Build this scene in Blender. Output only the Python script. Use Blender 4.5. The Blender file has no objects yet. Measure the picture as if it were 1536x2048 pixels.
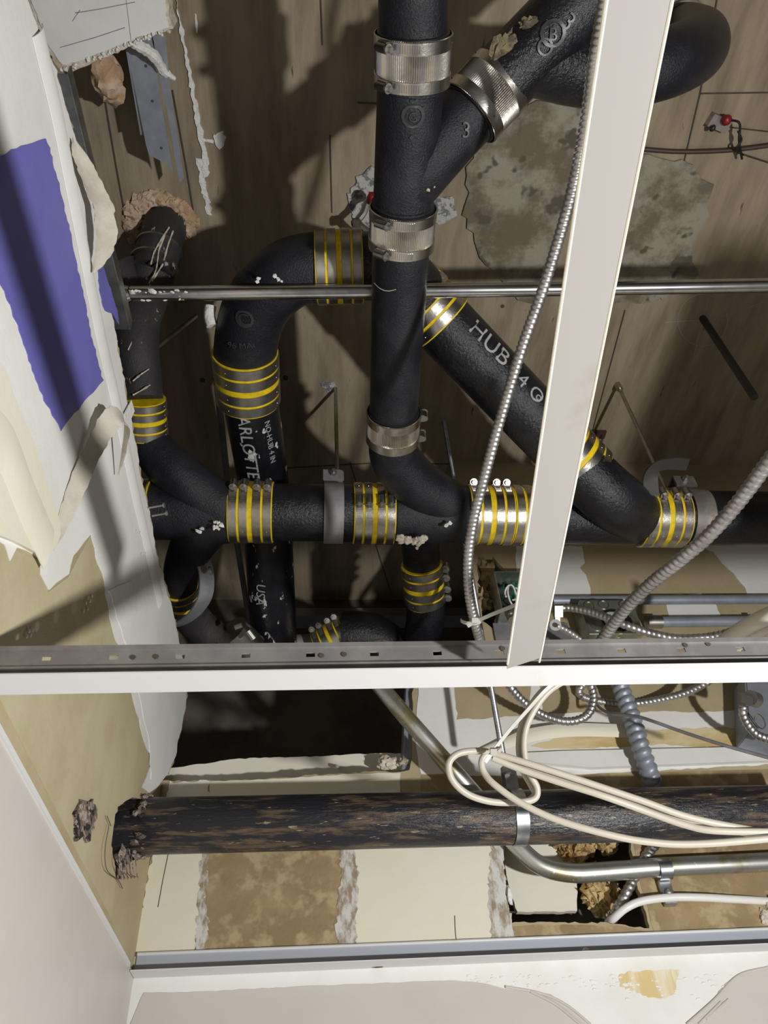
import bpy, bmesh, math, random
from mathutils import Vector, Matrix
from mathutils.geometry import tessellate_polygon
random.seed(7)
C = bpy.context.scene.collection
H = 1.90                                   # eye height of the camera above the floor
F = 1540.0                                 # focal length in pixels of the 1536 x 2048 frame
# ---------------------------------------------------------------- camera
Zc = Vector((-123, -1546., F)).normalized()
Yc = Vector((-155, 1546., F)); Yc = (Yc - Zc * Yc.dot(Zc)).normalized()
Xc = Yc.cross(Zc)
right = Vector((Xc[0], Yc[0], Zc[0])); down = Vector((Xc[1], Yc[1], Zc[1])); fwd = Vector((Xc[2], Yc[2], Zc[2]))
cd = bpy.data.cameras.new('camera'); cam = bpy.data.objects.new('camera', cd); C.objects.link(cam)
M = Matrix((right, -down, -fwd)).transposed().to_4x4(); M.translation = Vector((0, 0, H))
cam.matrix_world = M
cd.sensor_fit = 'VERTICAL'; cd.sensor_height = 36; cd.lens = 36 * F / 2048; cd.clip_start = .01
bpy.context.scene.camera = cam
# ---------------------------------------------------------------- light
LP = Vector((.85, -.05, -.25))
ld = bpy.data.lights.new('work_light', 'AREA'); ld.shape = 'DISK'; ld.size = .055; ld.energy = 23; ld.color = (1, .985, .965)
lo = bpy.data.objects.new('work_light', ld); C.objects.link(lo); lo.location = LP + Vector((0, 0, H))
lo.rotation_euler = Vector((-.75, .72, .60)).to_track_quat('-Z', 'Y').to_euler()
w = bpy.data.worlds.new('world'); bpy.context.scene.world = w; w.use_nodes = True
w.node_tree.nodes['Background'].inputs[0].default_value = (1, .95, .9, 1)
wn = w.node_tree.nodes; wl_ = w.node_tree.links
tcw = wn.new('ShaderNodeTexCoord'); sx_ = wn.new('ShaderNodeSeparateXYZ'); wl_.new(tcw.outputs['Generated'], sx_.inputs[0])
mrw = wn.new('ShaderNodeMapRange'); mrw.interpolation_type = 'SMOOTHSTEP'
for k_, v_ in (('From Min', .1), ('From Max', -.95), ('To Min', .015), ('To Max', .15)): mrw.inputs[k_].default_value = v_
wl_.new(sx_.outputs[2], mrw.inputs['Value']); wl_.new(mrw.outputs['Result'], wn['Background'].inputs[1])   # the lit room below is the brighter half
vs = bpy.context.scene.view_settings
vs.view_transform = 'Standard'; vs.look = 'None'; vs.gamma = 1; vs.exposure = 0; vs.use_curve_mapping = False
# ---------------------------------------------------------------- geometry of the place (metres from the camera)
S, G, WY, LX = 1.48, .33, 1.29, -.257      # slab height, ceiling grid height, back wall, left wall
def ray(px, py):
    c = Vector((px - 768, py - 1024, F)) / F
    return right * c[0] + down * c[1] + fwd * c[2]
def aD(px, py, d): return ray(px, py) * d
def aZ(px, py, z=S): r = ray(px, py); return r * (z / r.z)
def aY(px, py, y=WY): r = ray(px, py); return r * (y / r.y)
def aX(px, py, x=LX): r = ray(px, py); return r * (x / r.x)
# ---------------------------------------------------------------- materials
def mat(name, col, rough=.6, metal=0., c2=None, scale=8., lo_=.45, hi=.6, stretch=None, bump=0., bscale=60., c3=None, s3=30., t3=.62, detail=5., spec=.5, w3=.03):
    m = bpy.data.materials.new(name); m.use_nodes = True; nt = m.node_tree; N = nt.nodes; L = nt.links
    b = N['Principled BSDF']; b.inputs['Roughness'].default_value = rough; b.inputs['Metallic'].default_value = metal
    b.inputs['Specular IOR Level'].default_value = spec
    b.inputs['Base Color'].default_value = (*col, 1)
    tc = N.new('ShaderNodeTexCoord'); mp = N.new('ShaderNodeMapping'); L.new(tc.outputs['Object'], mp.inputs['Vector'])
    if stretch: mp.inputs['Scale'].default_value = stretch
    out = None
    def noise(s, d):
        n = N.new('ShaderNodeTexNoise'); n.inputs['Scale'].default_value = s; n.inputs['Detail'].default_value = d
        n.inputs['Roughness'].default_value = .65
        L.new(mp.outputs['Vector'], n.inputs['Vector']); return n
    def mixin(prev, c, n, a, bb):
        rp = N.new('ShaderNodeMapRange'); rp.inputs['From Min'].default_value = a; rp.inputs['From Max'].default_value = bb
        L.new(n.outputs['Fac'], rp.inputs['Value'])
        mx = N.new('ShaderNodeMix'); mx.data_type = 'RGBA'; L.new(rp.outputs['Result'], mx.inputs['Factor'])
        if prev: L.new(prev, mx.inputs['A'])
        else: mx.inputs['A'].default_value = (*col, 1)
        mx.inputs['B'].default_value = (*c, 1); return mx.outputs['Result']
    if c2: out = mixin(None, c2, noise(scale, detail), lo_, hi)
    if c3: out = mixin(out, c3, noise(s3, 3), t3, t3 + w3)
    if out: L.new(out, b.inputs['Base Color'])
    if bump:
        n = noise(bscale, 4); bp = N.new('ShaderNodeBump'); bp.inputs['Strength'].default_value = min(bump, 1.); bp.inputs['Distance'].default_value = .002 * max(1, bump)
        L.new(n.outputs['Fac'], bp.inputs['Height']); L.new(bp.outputs['Normal'], b.inputs['Normal'])
    return m
m_slab = mat('board_formed_concrete', (.34, .28, .19), .85, c2=(.20, .155, .10), scale=5, lo_=.38, hi=.68, stretch=(4, .7, 1), bump=.5, bscale=40, c3=(.10, .075, .05), s3=16, t3=.69, w3=.05)
m_efflo = mat('lime_crust', (.30, .28, .215), .9, c2=(.15, .125, .085), scale=9, lo_=.44, hi=.56, bump=2, bscale=26, c3=(.10, .085, .06), s3=13, t3=.57, w3=.05, detail=8)
m_depo = mat('mineral_deposit', (.20, .17, .09), .85, c2=(.09, .07, .05), scale=60, lo_=.45, hi=.55, bump=3, bscale=120)
m_chip = mat('chipped_concrete', (.45, .45, .42), .9, c2=(.16, .17, .18), scale=60, lo_=.5, hi=.56, bump=2, bscale=70)
m_seam = mat('seam_dark', (.07, .055, .04), .9)
m_iron = mat('cast_iron_coated', (.011, .0115, .016), .36, bump=.7, bscale=330, c2=(.022, .022, .027), scale=12, c3=(.12, .12, .13), s3=75, t3=.76, spec=.35)
m_ironw = mat('cast_iron_wet', (.008, .008, .011), .24, bump=1., bscale=190, c2=(.018, .018, .022), scale=10, c3=(.2, .2, .2), s3=60, t3=.77, spec=.45)
m_ironp = mat('cast_iron_scuffed', (.008, .008, .011), .25, bump=.6, bscale=150, c2=(.014, .014, .018), scale=14, c3=(.62, .62, .6), s3=26, t3=.615, stretch=(1.4, .8, 1), spec=.45)
m_ironm = mat('cast_iron_dusty', (.028, .026, .028), .6, bump=.6, bscale=200, c2=(.06, .055, .052), scale=9, lo_=.5, hi=.7, c3=(.40, .38, .33), s3=34, t3=.66, stretch=(2, 1, .8))
m_old = mat('old_pipe_peeling', (.014, .014, .019), .33, c2=(.105, .072, .045), scale=15, lo_=.50, hi=.60, stretch=(.9, 6, 6), bump=1, bscale=40, c3=(.30, .24, .16), s3=34, t3=.655, detail=8)
m_ss = mat('stainless', (.66, .62, .56), .28, 1., c2=(.5, .47, .43), scale=25, bump=.15, bscale=200)
m_ssd = mat('stainless_dull', (.48, .46, .43), .38, 1., c2=(.36, .34, .32), scale=30)
m_galv = mat('galvanized', (.55, .57, .59), .36, 1., c2=(.38, .40, .43), scale=45, lo_=.4, hi=.62, c3=(.75, .75, .75), s3=90, t3=.68)
m_galvd = mat('galvanized_dull', (.31, .335, .38), .45, .3, c2=(.24, .26, .31), scale=26, lo_=.35, hi=.65)
m_galvy = mat('conduit_stained', (.55, .56, .52), .38, .9, c2=(.42, .38, .22), scale=14, lo_=.5, hi=.62, c3=(.8, .8, .76), s3=100, t3=.66)
m_flex = mat('flex_steel', (.54, .53, .52), .42, .95, c2=(.42, .40, .39), scale=40)
m_screw = mat('screw_steel', (.42, .41, .39), .5, 1.)
m_hous = mat('screw_housing', (.42, .40, .37), .3, 1.)
m_yel = mat('yellow_gasket', (.83, .60, .01), .42, c2=(.66, .48, .01), scale=70, spec=.4)
m_grayst = mat('grey_hanger_strap', (.20, .20, .21), .6, .2, c2=(.27, .27, .28), scale=14)
m_rusty = mat('rust_spotted_steel', (.20, .185, .17), .5, .6, c2=(.30, .28, .25), scale=20, c3=(.28, .11, .03), s3=14, t3=.63, w3=.06)
m_tee = mat('white_enamel', (.66, .66, .66), .45, c2=(.60, .575, .52), scale=12, lo_=.6, hi=.78)
m_teex = mat('white_enamel_soiled', (.34, .325, .305), .6, c2=(.29, .265, .225), scale=10, lo_=.58, hi=.75)
m_web = mat('tee_web_grey', (.23, .22, .22), .5, .35, c2=(.30, .29, .28), scale=22, lo_=.45, hi=.65)
m_ang = mat('wall_angle_blue_grey', (.42, .45, .52), .5, .2)
m_paper = mat('drywall_paper', (.44, .365, .225), .85, c2=(.36, .285, .165), scale=5, lo_=.4, hi=.68, bump=.25, bscale=120)
m_paperd = mat('drywall_paper_damp', (.27, .195, .10), .75, c2=(.34, .25, .13), scale=10, lo_=.42, hi=.6, bump=.5, bscale=90, c3=(.43, .34, .19), s3=26, t3=.50, w3=.12)
m_paperl = mat('drywall_paper_pale', (.47, .42, .27), .85, c2=(.40, .34, .20), scale=7, lo_=.4, hi=.66, bump=.25, bscale=120)
m_gyp = mat('gypsum', (.66, .61, .52), .95, c2=(.48, .40, .28), scale=60, bump=1.5, bscale=90)
m_mud = mat('joint_compound', (.77, .77, .74), .7, c2=(.70, .69, .64), scale=6, lo_=.45, hi=.7, bump=.4, bscale=30)
m_cream = mat('cream_paint', (.76, .73, .62), .6, c2=(.76, .71, .52), scale=3, lo_=.45, hi=.68, bump=.35, bscale=36)
m_beige = mat('beige_wall_paint', (.57, .53, .49), .45, c2=(.54, .50, .46), scale=3, bump=.15, bscale=40)
m_purple = mat('purple_primer', (.15, .145, .47), .55, c2=(.13, .125, .41), scale=5, c3=(.5, .5, .68), s3=45, t3=.76)
m_flap = mat('torn_face_paper', (.60, .56, .47), .8, c2=(.48, .43, .34), scale=14, bump=.6, bscale=60)
m_powd = mat('powdery_compound', (.62, .61, .57), .9, c2=(.30, .24, .16), scale=55, lo_=.44, hi=.60, stretch=(1.6, 1, .7), detail=8)
m_stain = mat('water_stain', (.66, .56, .34), .6, c2=(.55, .40, .18), scale=9, lo_=.45, hi=.62, stretch=(1, 1, 3))
m_staind = mat('dark_rust_stain', (.64, .50, .24), .45, c2=(.73, .68, .52), scale=40, lo_=.45, hi=.6, stretch=(1, 1, .15))
m_foam = mat('expanding_foam', (.56, .42, .29), .7, c2=(.42, .27, .16), scale=24, bump=2, bscale=30)
m_insul = mat('mineral_wool', (.55, .42, .20), .95, c2=(.30, .18, .06), scale=32, bump=2, bscale=90)
m_fluff = mat('white_plaster_crumb', (.78, .77, .73), .9, bump=2, bscale=100)
m_romex = mat('cream_cable_sheath', (.55, .51, .42), .4)
m_white = mat('white_cable_sheath', (.80, .79, .75), .35)
m_tie = mat('nylon_zip_tie', (.48, .48, .43), .35)
m_black = mat('black_plastic', (.012, .012, .013), .45)
m_blackr = mat('black_rod', (.035, .032, .032), .5)
m_red = mat('red_plastic', (.22, .01, .012), .4)
m_green = mat('green_wire', (.01, .16, .07), .4)
m_copper = mat('brown_wire', (.06, .035, .025), .45)
m_boxz = mat('zinc_box', (.45, .48, .42), .35, .85, c2=(.30, .36, .30), scale=20, lo_=.4, hi=.6, c3=(.6, .58, .3), s3=26, t3=.62)
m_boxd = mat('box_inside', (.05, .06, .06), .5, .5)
m_bark = mat('splintered_rust', (.16, .12, .10), .8, c2=(.40, .33, .28), scale=50, lo_=.5, hi=.58, stretch=(2, 1, 2), bump=3, bscale=60, c3=(.02, .015, .015), s3=40, t3=.56)
m_bug = mat('brown_shell', (.12, .04, .015), .3)
m_ink = mat('stencil_ink', (.36, .36, .36), .6, c2=(.25, .25, .25), scale=110, lo_=.55, hi=.62)
m_emb = mat('cast_lettering', (.035, .035, .04), .42)
m_print = mat('cable_print', (.25, .24, .28), .6)
m_chalk = mat('chalk', (.42, .38, .32), .9)
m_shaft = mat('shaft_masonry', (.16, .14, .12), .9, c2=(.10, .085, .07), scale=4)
# ---------------------------------------------------------------- mesh builder
class MB:
    def __init__(s): s.v = []; s.f = []; s.flat = set(); s.cuts = []
    def add(s, vs, fs, flat=False):
        o = len(s.v); s.v += [Vector(v) for v in vs]
        for f in fs:
            if flat: s.flat.add(len(s.f))
            s.f.append(tuple(i + o for i in f))
        return s
    def obox(s, c, ax, h):
        a = [Vector(x).normalized() * k for x, k in zip(ax, h)]; c = Vector(c)
        vs = [c + a[0] * i + a[1] * j + a[2] * k for i in (-1, 1) for j in (-1, 1) for k in (-1, 1)]
        return s.add(vs, [(0, 1, 3, 2), (4, 6, 7, 5), (0, 4, 5, 1), (2, 3, 7, 6), (0, 2, 6, 4), (1, 5, 7, 3)], True)
    def box(s, a, b):
        a = Vector(a); b = Vector(b)
        return s.obox((a + b) / 2, ((1, 0, 0), (0, 1, 0), (0, 0, 1)), [abs(x) / 2 for x in (b - a)])
    def tube(s, pts, r, seg=24, caps=True, fn=None):
        pts = [Vector(p) for p in pts]; n = len(pts)
        rs = r if isinstance(r, (list, tuple)) else [r] * n
        t0 = (pts[1] - pts[0]).normalized(); u = t0.orthogonal().normalized()
        vs = []; fs = []; L = 0.
        for i in range(n):
            t = (pts[min(i + 1, n - 1)] - pts[max(i - 1, 0)]).normalized()
            u = (u - t * u.dot(t)).normalized(); v = t.cross(u)
            if i: L += (pts[i] - pts[i - 1]).length
            for k in range(seg):
                a = 2 * math.pi * k / seg; rr = rs[i] * (fn(L, k / seg) if fn else 1)
                vs.append(pts[i] + (u * math.cos(a) + v * math.sin(a)) * rr)
        for i in range(n - 1):
            for k in range(seg):
                k2 = (k + 1) % seg; fs.append((i * seg + k, i * seg + k2, (i + 1) * seg + k2, (i + 1) * seg + k))
        s.add(vs, fs)
        if caps:
            s.add(vs[:seg], [tuple(reversed(range(seg)))], True); s.add(vs[-seg:], [tuple(range(seg))], True)
        return s
    def poly(s, pts, nrm, t, holes=()):
        """flat outline pts (3-D) extruded by t along nrm, with holes"""
        nrm = Vector(nrm); loops = [[Vector(p) for p in pts]] + [[Vector(p) for p in h] for h in holes]
        flat = [p for l in loops for p in l]; tri = tessellate_polygon(loops); n = len(flat)
        vs = flat + [p + nrm * t for p in flat]; fs = [tuple(x) for x in tri] + [tuple(i + n for i in reversed(x)) for x in tri]
        o = 0
        for l in loops:
            m = len(l)
            for i in range(m): j = (i + 1) % m; fs.append((o + i, o + j, o + j + n, o + i + n))
            o += m
        return s.add(vs, fs, True)
    def blob(s, c, r, amp=.25, sub=2, seed=0, scale=(1, 1, 1), freq=3.):
        from mathutils import noise
        bm = bmesh.new(); bmesh.ops.create_icosphere(bm, subdivisions=sub, radius=1)
        vs = []
        for v in bm.verts:
            k = 1 + amp * noise.noise(v.co * freq + Vector((seed, seed * 2.3, 1)))
            vs.append(Vector(c) + Vector((v.co.x * scale[0], v.co.y * scale[1], v.co.z * scale[2])) * r * k)
        fs = [tuple(x.index for x in f.verts) for f in bm.faces]; bm.free(); s.cuts.append((len(s.v), len(s.f))); return s.add(vs, fs)
    def arc(s, c, axis, ref, r, th, wd, a0, a1, n=28):
        """flat strap bent round a cylinder; angles in degrees from ref about axis"""
        axis = Vector(axis).normalized(); ref = (Vector(ref) - axis * Vector(ref).dot(axis)).normalized(); o = axis.cross(ref)
        vs = []; fs = []
        for i in range(n + 1):
            a = math.radians(a0 + (a1 - a0) * i / n); d = ref * math.cos(a) + o * math.sin(a)
            for rr in (r, r + th):
                for k in (-wd / 2, wd / 2): vs.append(Vector(c) + d * rr + axis * k)
        for i in range(n):
            b = i * 4
            fs += [(b, b + 1, b + 5, b + 4), (b + 2, b + 6, b + 7, b + 3), (b, b + 4, b + 6, b + 2), (b + 1, b + 3, b + 7, b + 5)]
        fs += [(0, 2, 3, 1), (n * 4, n * 4 + 1, n * 4 + 3, n * 4 + 2)]
        return s.add(vs, fs)
    def ribbon(s, pts, wd, th=.001, arch=0., n=6):
        """sheet strip: pts [(centre, side vector)], arch bulges it along the surface normal"""
        vs = []; m = len(pts)
        for side in (0, 1):
            for i, (c, sv) in enumerate(pts):
                c = Vector(c); sv = Vector(sv).normalized(); t = (Vector(pts[min(i + 1, m - 1)][0]) - Vector(pts[max(i - 1, 0)][0])).normalized()
                nn = t.cross(sv).normalized(); ww = wd[i] if isinstance(wd, (list, tuple)) else wd
                for k in range(n + 1):
                    q = k / n * 2 - 1
                    vs.append(c + sv * ww / 2 * q + nn * (arch * (1 - q * q) + th * side))
        fs = []; o = m * (n + 1)
        for i in range(m - 1):
            for k in range(n):
                a = i * (n + 1) + k; fs += [(a, a + 1, a + n + 2, a + n + 1), (a + o, a + n + 1 + o, a + n + 2 + o, a + 1 + o)]
        for i in range(m - 1):
            for a, b in ((i * (n + 1), (i + 1) * (n + 1)), (i * (n + 1) + n, (i + 1) * (n + 1) + n)): fs.append((a, b, b + o, a + o))
        for k in range(n):
            for a in (k, (m - 1) * (n + 1) + k): fs.append((a, a + 1, a + 1 + o, a + o))
        return s.add(vs, fs)
def cr(pts, n=8):
    """Catmull-Rom through 3-D points"""
    P = [Vector(p) for p in pts]; P = [P[0] * 2 - P[1]] + P + [P[-1] * 2 - P[-2]]; out = []
    for i in range(1, len(P) - 2):
        for k in range(n):
            t = k / n; a, b, c, d = P[i - 1], P[i], P[i + 1], P[i + 2]
            out.append(.5 * ((2 * b) + (c - a) * t + (2 * a - 5 * b + 4 * c - d) * t * t + (-a + 3 * b - 3 * c + d) * t ** 3))
    out.append(P[-2]); return out
def resample(pts, step):
    out = [pts[0]]; acc = 0
    for i in range(1, len(pts)):
        a, b = pts[i - 1], pts[i]; L = (b - a).length
        while acc + L >= step and L > 1e-9:
            k = (step - acc) / L; a = a + (b - a) * k; out.append(a.copy()); L = (b - a).length; acc = 0
        acc += L
    return out
def rag(pl, amp=3, step=12, seed=1, only=None):
    """roughen a pixel-space outline"""
    rn = random.Random(seed); out = []; n = len(pl)
    for i in range(n):
        a = pl[i]; b = pl[(i + 1) % n]; L = math.hypot(b[0] - a[0], b[1] - a[1]); k = max(1, int(L / step)) if L < 1500 else 1
        for j in range(k):
            t = j / k; q = 0 if (only is not None and i not in only) else amp
            out.append((a[0] + (b[0] - a[0]) * t + rn.uniform(-q, q), a[1] + (b[1] - a[1]) * t + rn.uniform(-q, q)))
    return out
# ---------------------------------------------------------------- object builders
def P(name, mb, m, label=None, subs=()): return dict(n=name, mb=mb, m=m, l=label, s=subs)
def mkmesh(p, off):
    me = bpy.data.meshes.new(p['n']); mb = p['mb']
    me.from_pydata([tuple(v - off) for v in mb.v], [], mb.f)
    me.polygons.foreach_set('use_smooth', [i not in mb.flat for i in range(len(mb.f))])
    bm = bmesh.new(); bm.from_mesh(me); bmesh.ops.recalc_face_normals(bm, faces=bm.faces); bm.to_mesh(me); bm.free()
    me.set_sharp_from_angle(angle=math.radians(38)); me.materials.append(p['m']); o = bpy.data.objects.new(p['n'], me); C.objects.link(o)
    if p['l']: o['label'] = p['l']
    return o
def T(name, label, cat, parts, group=None, kind=None):
    """one thing: a mesh, or an Empty at its base with its parts; a structure keeps its first part as the parent mesh"""
    allv = [v for p in parts for v in p['mb'].v]
    lo3 = [min(v[i] for v in allv) for i in range(3)]; hi3 = [max(v[i] for v in allv) for i in range(3)]
    base = Vector(((lo3[0] + hi3[0]) / 2, (lo3[1] + hi3[1]) / 2, lo3[2]))
    if kind == 'structure' or (len(parts) == 1 and not parts[0]['s']):
        first = dict(parts[0]); first['n'] = name; root = mkmesh(first, base); rest = parts[1:]; subs0 = parts[0]['s']
    else:
        root = bpy.data.objects.new(name, None); root.empty_display_size = .02; C.objects.link(root); rest = parts; subs0 = ()
    root.location = base + Vector((0, 0, H))
    if label: root['label'] = label
    if cat and kind != 'structure': root['category'] = cat
    if group: root['group'] = group
    if kind: root['kind'] = kind
    for p in rest:
        o = mkmesh(p, base); o.parent = root
        for q in p['s']: c = mkmesh(q, base); c.parent = o
    for q in subs0: c = mkmesh(q, base); c.parent = root
    return root
def text_mb(body, c, u, v, size, depth=.0008, cyl=None):
    """lettering: centre c, reading direction u, up v; cyl=(axis point, axis dir, radius) wraps it round a pipe"""
    cu = bpy.data.curves.new('t', 'FONT'); cu.body = body; cu.size = size; cu.align_x = 'CENTER'; cu.align_y = 'CENTER'
    cu.resolution_u = 3; cu.extrude = depth; ob = bpy.data.objects.new('t', cu); C.objects.link(ob)
    bpy.context.view_layer.update(); dg = bpy.context.evaluated_depsgraph_get(); me = bpy.data.meshes.new_from_object(ob.evaluated_get(dg))
    c = Vector(c); u = Vector(u).normalized(); v = Vector(v).normalized(); n = u.cross(v); mb = MB(); vs = []
    for q in me.vertices:
        p = c + u * q.co.x + v * q.co.y + n * q.co.z
        if cyl:
            a0, ad, r = cyl; ad = Vector(ad).normalized(); d = p - a0; ax = ad * d.dot(ad); rad = d - ax
            c0 = c - a0; cr_ = (c0 - ad * c0.dot(ad)).normalized(); tn = ad.cross(cr_)
            ang = rad.dot(tn) / r; p = a0 + ax + (cr_ * math.cos(ang) + tn * math.sin(ang)) * (r + q.co.z + depth * .2)
        vs.append(p)
    mb.add(vs, [tuple(f.vertices) for f in me.polygons], True)
    bpy.data.objects.remove(ob); bpy.data.curves.remove(cu); bpy.data.meshes.remove(me); return mb
def splash_parts(mb):
    out = []                                                    # one part per splash
    for (a, fa), (b, fb) in zip(mb.cuts, mb.cuts[1:] + [(len(mb.v), len(mb.f))]):
        q = MB(); q.v = mb.v[a:b]; q.f = [tuple(j - a for j in f) for f in mb.f[fa:fb]]; out.append(P('plaster_splash', q, m_fluff))
    return out
TOCAM = lambda p: -Vector(p).normalized()
def cylface(p, axdir, r, side=0):
    """point on the pipe surface that faces the camera, turned by `side` degrees"""
    ad = Vector(axdir).normalized(); t = TOCAM(p); t = (t - ad * t.dot(ad)).normalized(); o = ad.cross(t); a = math.radians(side)
    return Vector(p) + (t * math.cos(a) + o * math.sin(a)) * r
# ================================================================ SETTING
# concrete slab overhead
sl = MB(); sl.box((-1.3, -.9, S), (2.6, 1.86, S + .15))
seams = []
def slabline(pl, wd=.003, m=m_seam, nm='form_seam', th=.0015):
    mb = MB(); pts = [aZ(x, y, S - .0006) for x, y in pl]
    for a, b in zip(pts, pts[1:]):
        d = (b - a); mb.obox((a + b) / 2, (d, d.cross(Vector((0, 0, 1))), (0, 0, 1)), (d.length / 2, wd / 2, th))
    return P(nm, mb, m)
for pl in ([(1437, -20), (1400, 187), (1364, 340), (1345, 480)], [(1400, 187), (1600, 184)], [(500, 940), (760, 925), (1000, 930)], [(640, -40), (645, 90)],
           [(205, 170), (232, 330), (252, 440)], [(345, 180), (372, 330), (388, 430)], [(660, 270), (664, 425)], [(1180, 880), (1250, 620)], [(715, 205), (760, 207)], [(700, 925), (780, 1180)]):
    seams.append(slabline(pl, .0022))
def slabpatch(nm, pl, m, th=.006, amp=5, seed=3, step=14, label=None):
    mb = MB(); mb.poly([aZ(x, y, S + .001) for x, y in rag(pl, amp, step, seed)], (0, 0, -1), th + .001)
    return P(nm, mb, m, label)
patches = [
 slabpatch('lime_crust', [(1008, 202), (1165, 206), (1156, 330), (1110, 480), (1075, 600), (1010, 585), (965, 520), (932, 440), (930, 330), (968, 262)], m_efflo, .005, 9, 3, 16, 'grey-white lime crust with dark cracks on the concrete'),
 slabpatch('lime_crust', [(1278, 312), (1340, 316), (1390, 335), (1420, 362), (1412, 425), (1375, 500), (1388, 545), (1330, 600), (1215, 610), (1225, 480), (1255, 390)], m_efflo, .005, 9, 4, 16, 'grey-white lime crust right of the white cross tee'),
 slabpatch('chipped_concrete', [(700, 372), (722, 345), (742, 333), (800, 345), (800, 480), (740, 470), (712, 440), (697, 405)], m_chip, .004, 5, 5, 8),
 slabpatch('chipped_concrete', [(862, 395), (905, 390), (912, 430), (880, 450), (862, 440)], m_chip, .002, 3, 6, 8),
 slabpatch('chipped_concrete', [(640, 765), (668, 762), (678, 778), (655, 782)], m_chip, .002, 2, 6, 6),
 slabpatch('plaster_smear', [(352, -10), (362, 40), (372, 90), (384, 150), (396, 215), (406, 262), (417, 310), (418, 352), (408, 355), (403, 300), (392, 240), (380, 170), (370, 110), (358, 50)], m_fluff, .003, 2.5, 7, 7, 'white plaster smear dragged along the concrete'),
 slabpatch('plaster_smear', [(392, 312), (406, 318), (412, 360), (424, 428), (416, 430), (402, 370)], m_fluff, .002, 3, 8, 6),
 slabpatch('plaster_smear', [(428, 268), (448, 262), (452, 282), (440, 296), (430, 286)], m_fluff, .003, 4, 9, 5),
 slabpatch('plaster_smear', [(404, 275), (428, 280), (428, 286), (404, 281)], m_fluff, .002, 1, 9, 5),
 slabpatch('plaster_smear', [(390, 26), (394, 28), (396, 66), (392, 66)], m_fluff, .001, 1, 9, 8),
]
ring = MB(); ring.tube([aZ(1405 + 50 * math.cos(a / 12 * math.pi), 640 + 52 * math.sin(a / 12 * math.pi), S - .0005) for a in range(0, 25)], .0009, 5)
ring.tube([aZ(x, y, S - .0005) for x, y in ((1330, 645), (1400, 640), (1450, 632), (1536, 600))], .0008, 5)
ring.tube([aZ(x, y, S - .0005) for x, y in ((1425, 560), (1410, 620), (1385, 720), (1365, 800))], .0008, 5)
patches.append(P('chalk_mark', ring, m_chalk))
holes = MB()
for x, y, r in ((571, 755, .006), (1030, 740, .004), (405, 760, .006), (1005, 612, .004)):
    c = aZ(x, y); holes.tube([c + Vector((0, 0, -.002)), c + Vector((0, 0, .002))], r, 14)
patches.append(P('anchor_hole', holes, m_seam))
T('ceiling', 'underside of a board-formed concrete slab with stains and lime crust', None, [P('slab', sl, m_slab)] + patches + seams, kind='structure')

# left wall: torn drywall, thickness 13 mm, plus painted room wall below the ceiling line
BL = [(-60, -260), (10, -160), (60, 20), (112, 142), (128, 200), (150, 270), (166, 330), (185, 410), (200, 500), (218, 600), (240, 715), (262, 832), (280, 935), (296, 1010), (312, 1100), (338, 1190), (352, 1250), (362, 1290), (376, 1385), (362, 1460), (350, 1515), (338, 1548)]
corner = lambda z: Vector((LX, WY, z))
edge = [aX(x, y) for x, y in rag(BL, 2.5, 9, 11)[:-165] ] if False else None
def ragopen(pl, amp, step, seed):
    rn = random.Random(seed); out = []
    for a, b in zip(pl, pl[1:]):
        L = math.hypot(b[0] - a[0], b[1] - a[1]); k = max(1, int(L / step))
        for j in range(k): t = j / k; out.append((a[0] + (b[0] - a[0]) * t + rn.uniform(-amp, amp), a[1] + (b[1] - a[1]) * t + rn.uniform(-amp, amp)))
    out.append(pl[-1]); return out
edge = [aX(x, y) for x, y in ragopen(BL, 2.2, 8, 11)]
zt = edge[-1].z
outl = [Vector((LX, -1.2, -H)), Vector((LX, -1.2, .9))] + [Vector((LX, edge[0].y - .02, edge[0].z))] + edge + [corner(zt - .02), corner(-H)]
holel = [aX(x, y) for x, y in rag([(262, 1596), (300, 1600), (300, 1640), (290, 1700), (248, 1735), (236, 1758), (230, 1730), (222, 1690), (226, 1650), (236, 1612)], 2, 8, 4)]
wl = MB(); wl.poly(outl, (-1, 0, 0), .0125, [holel])
def lpatch(nm, pl, m, off, th=.001, amp=2, seed=1, step=12, label=None, only=None):
    mb = MB(); mb.poly([aX(x, y, LX) + Vector((off, 0, 0)) for x, y in rag(pl, amp, step, seed, only)], (1, 0, 0), th); return P(nm, mb, m, label)
BR = [(112, 142), (128, 200), (150, 270), (166, 330), (185, 410), (200, 500), (218, 600), (240, 715), (262, 832), (280, 935), (296, 1010), (312, 1100), (338, 1190), (352, 1250), (362, 1290), (376, 1385), (362, 1460), (350, 1515), (338, 1548)]
inb = [(x - 2, y) for x, y in BR]
lp = []
lp.append(lpatch('joint_compound', [(-60, -250), (0, -150), (58, 20)] + inb + [(300, 1590), (284, 1572), (303, 1525), (288, 1480), (272, 1425), (262, 1385), (244, 1310), (232, 1280), (218, 1235), (206, 1160), (192, 1112), (180, 1066), (165, 1085), (146, 1112), (134, 1150), (112, 1166), (95, 1182), (82, 1150), (76, 1118), (50, 1100), (30, 1095), (20, 1120), (8, 1090), (-60, 1060)], m_mud, 0, .0012, 2.5, 21, 14, 'white joint compound smeared over the board'))
lp.append(lpatch('primer_patch', [(-60, 322), (0, 310), (18, 300), (50, 288), (88, 275), (98, 305), (108, 345), (122, 400), (138, 470), (152, 540), (168, 610), (182, 680), (203, 762), (160, 810), (118, 860), (85, 800), (60, 740), (35, 660), (12, 602), (-60, 440)], m_purple, .0012, .0008, 1.8, 22, 10, 'purple-blue primer patch'))
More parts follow.
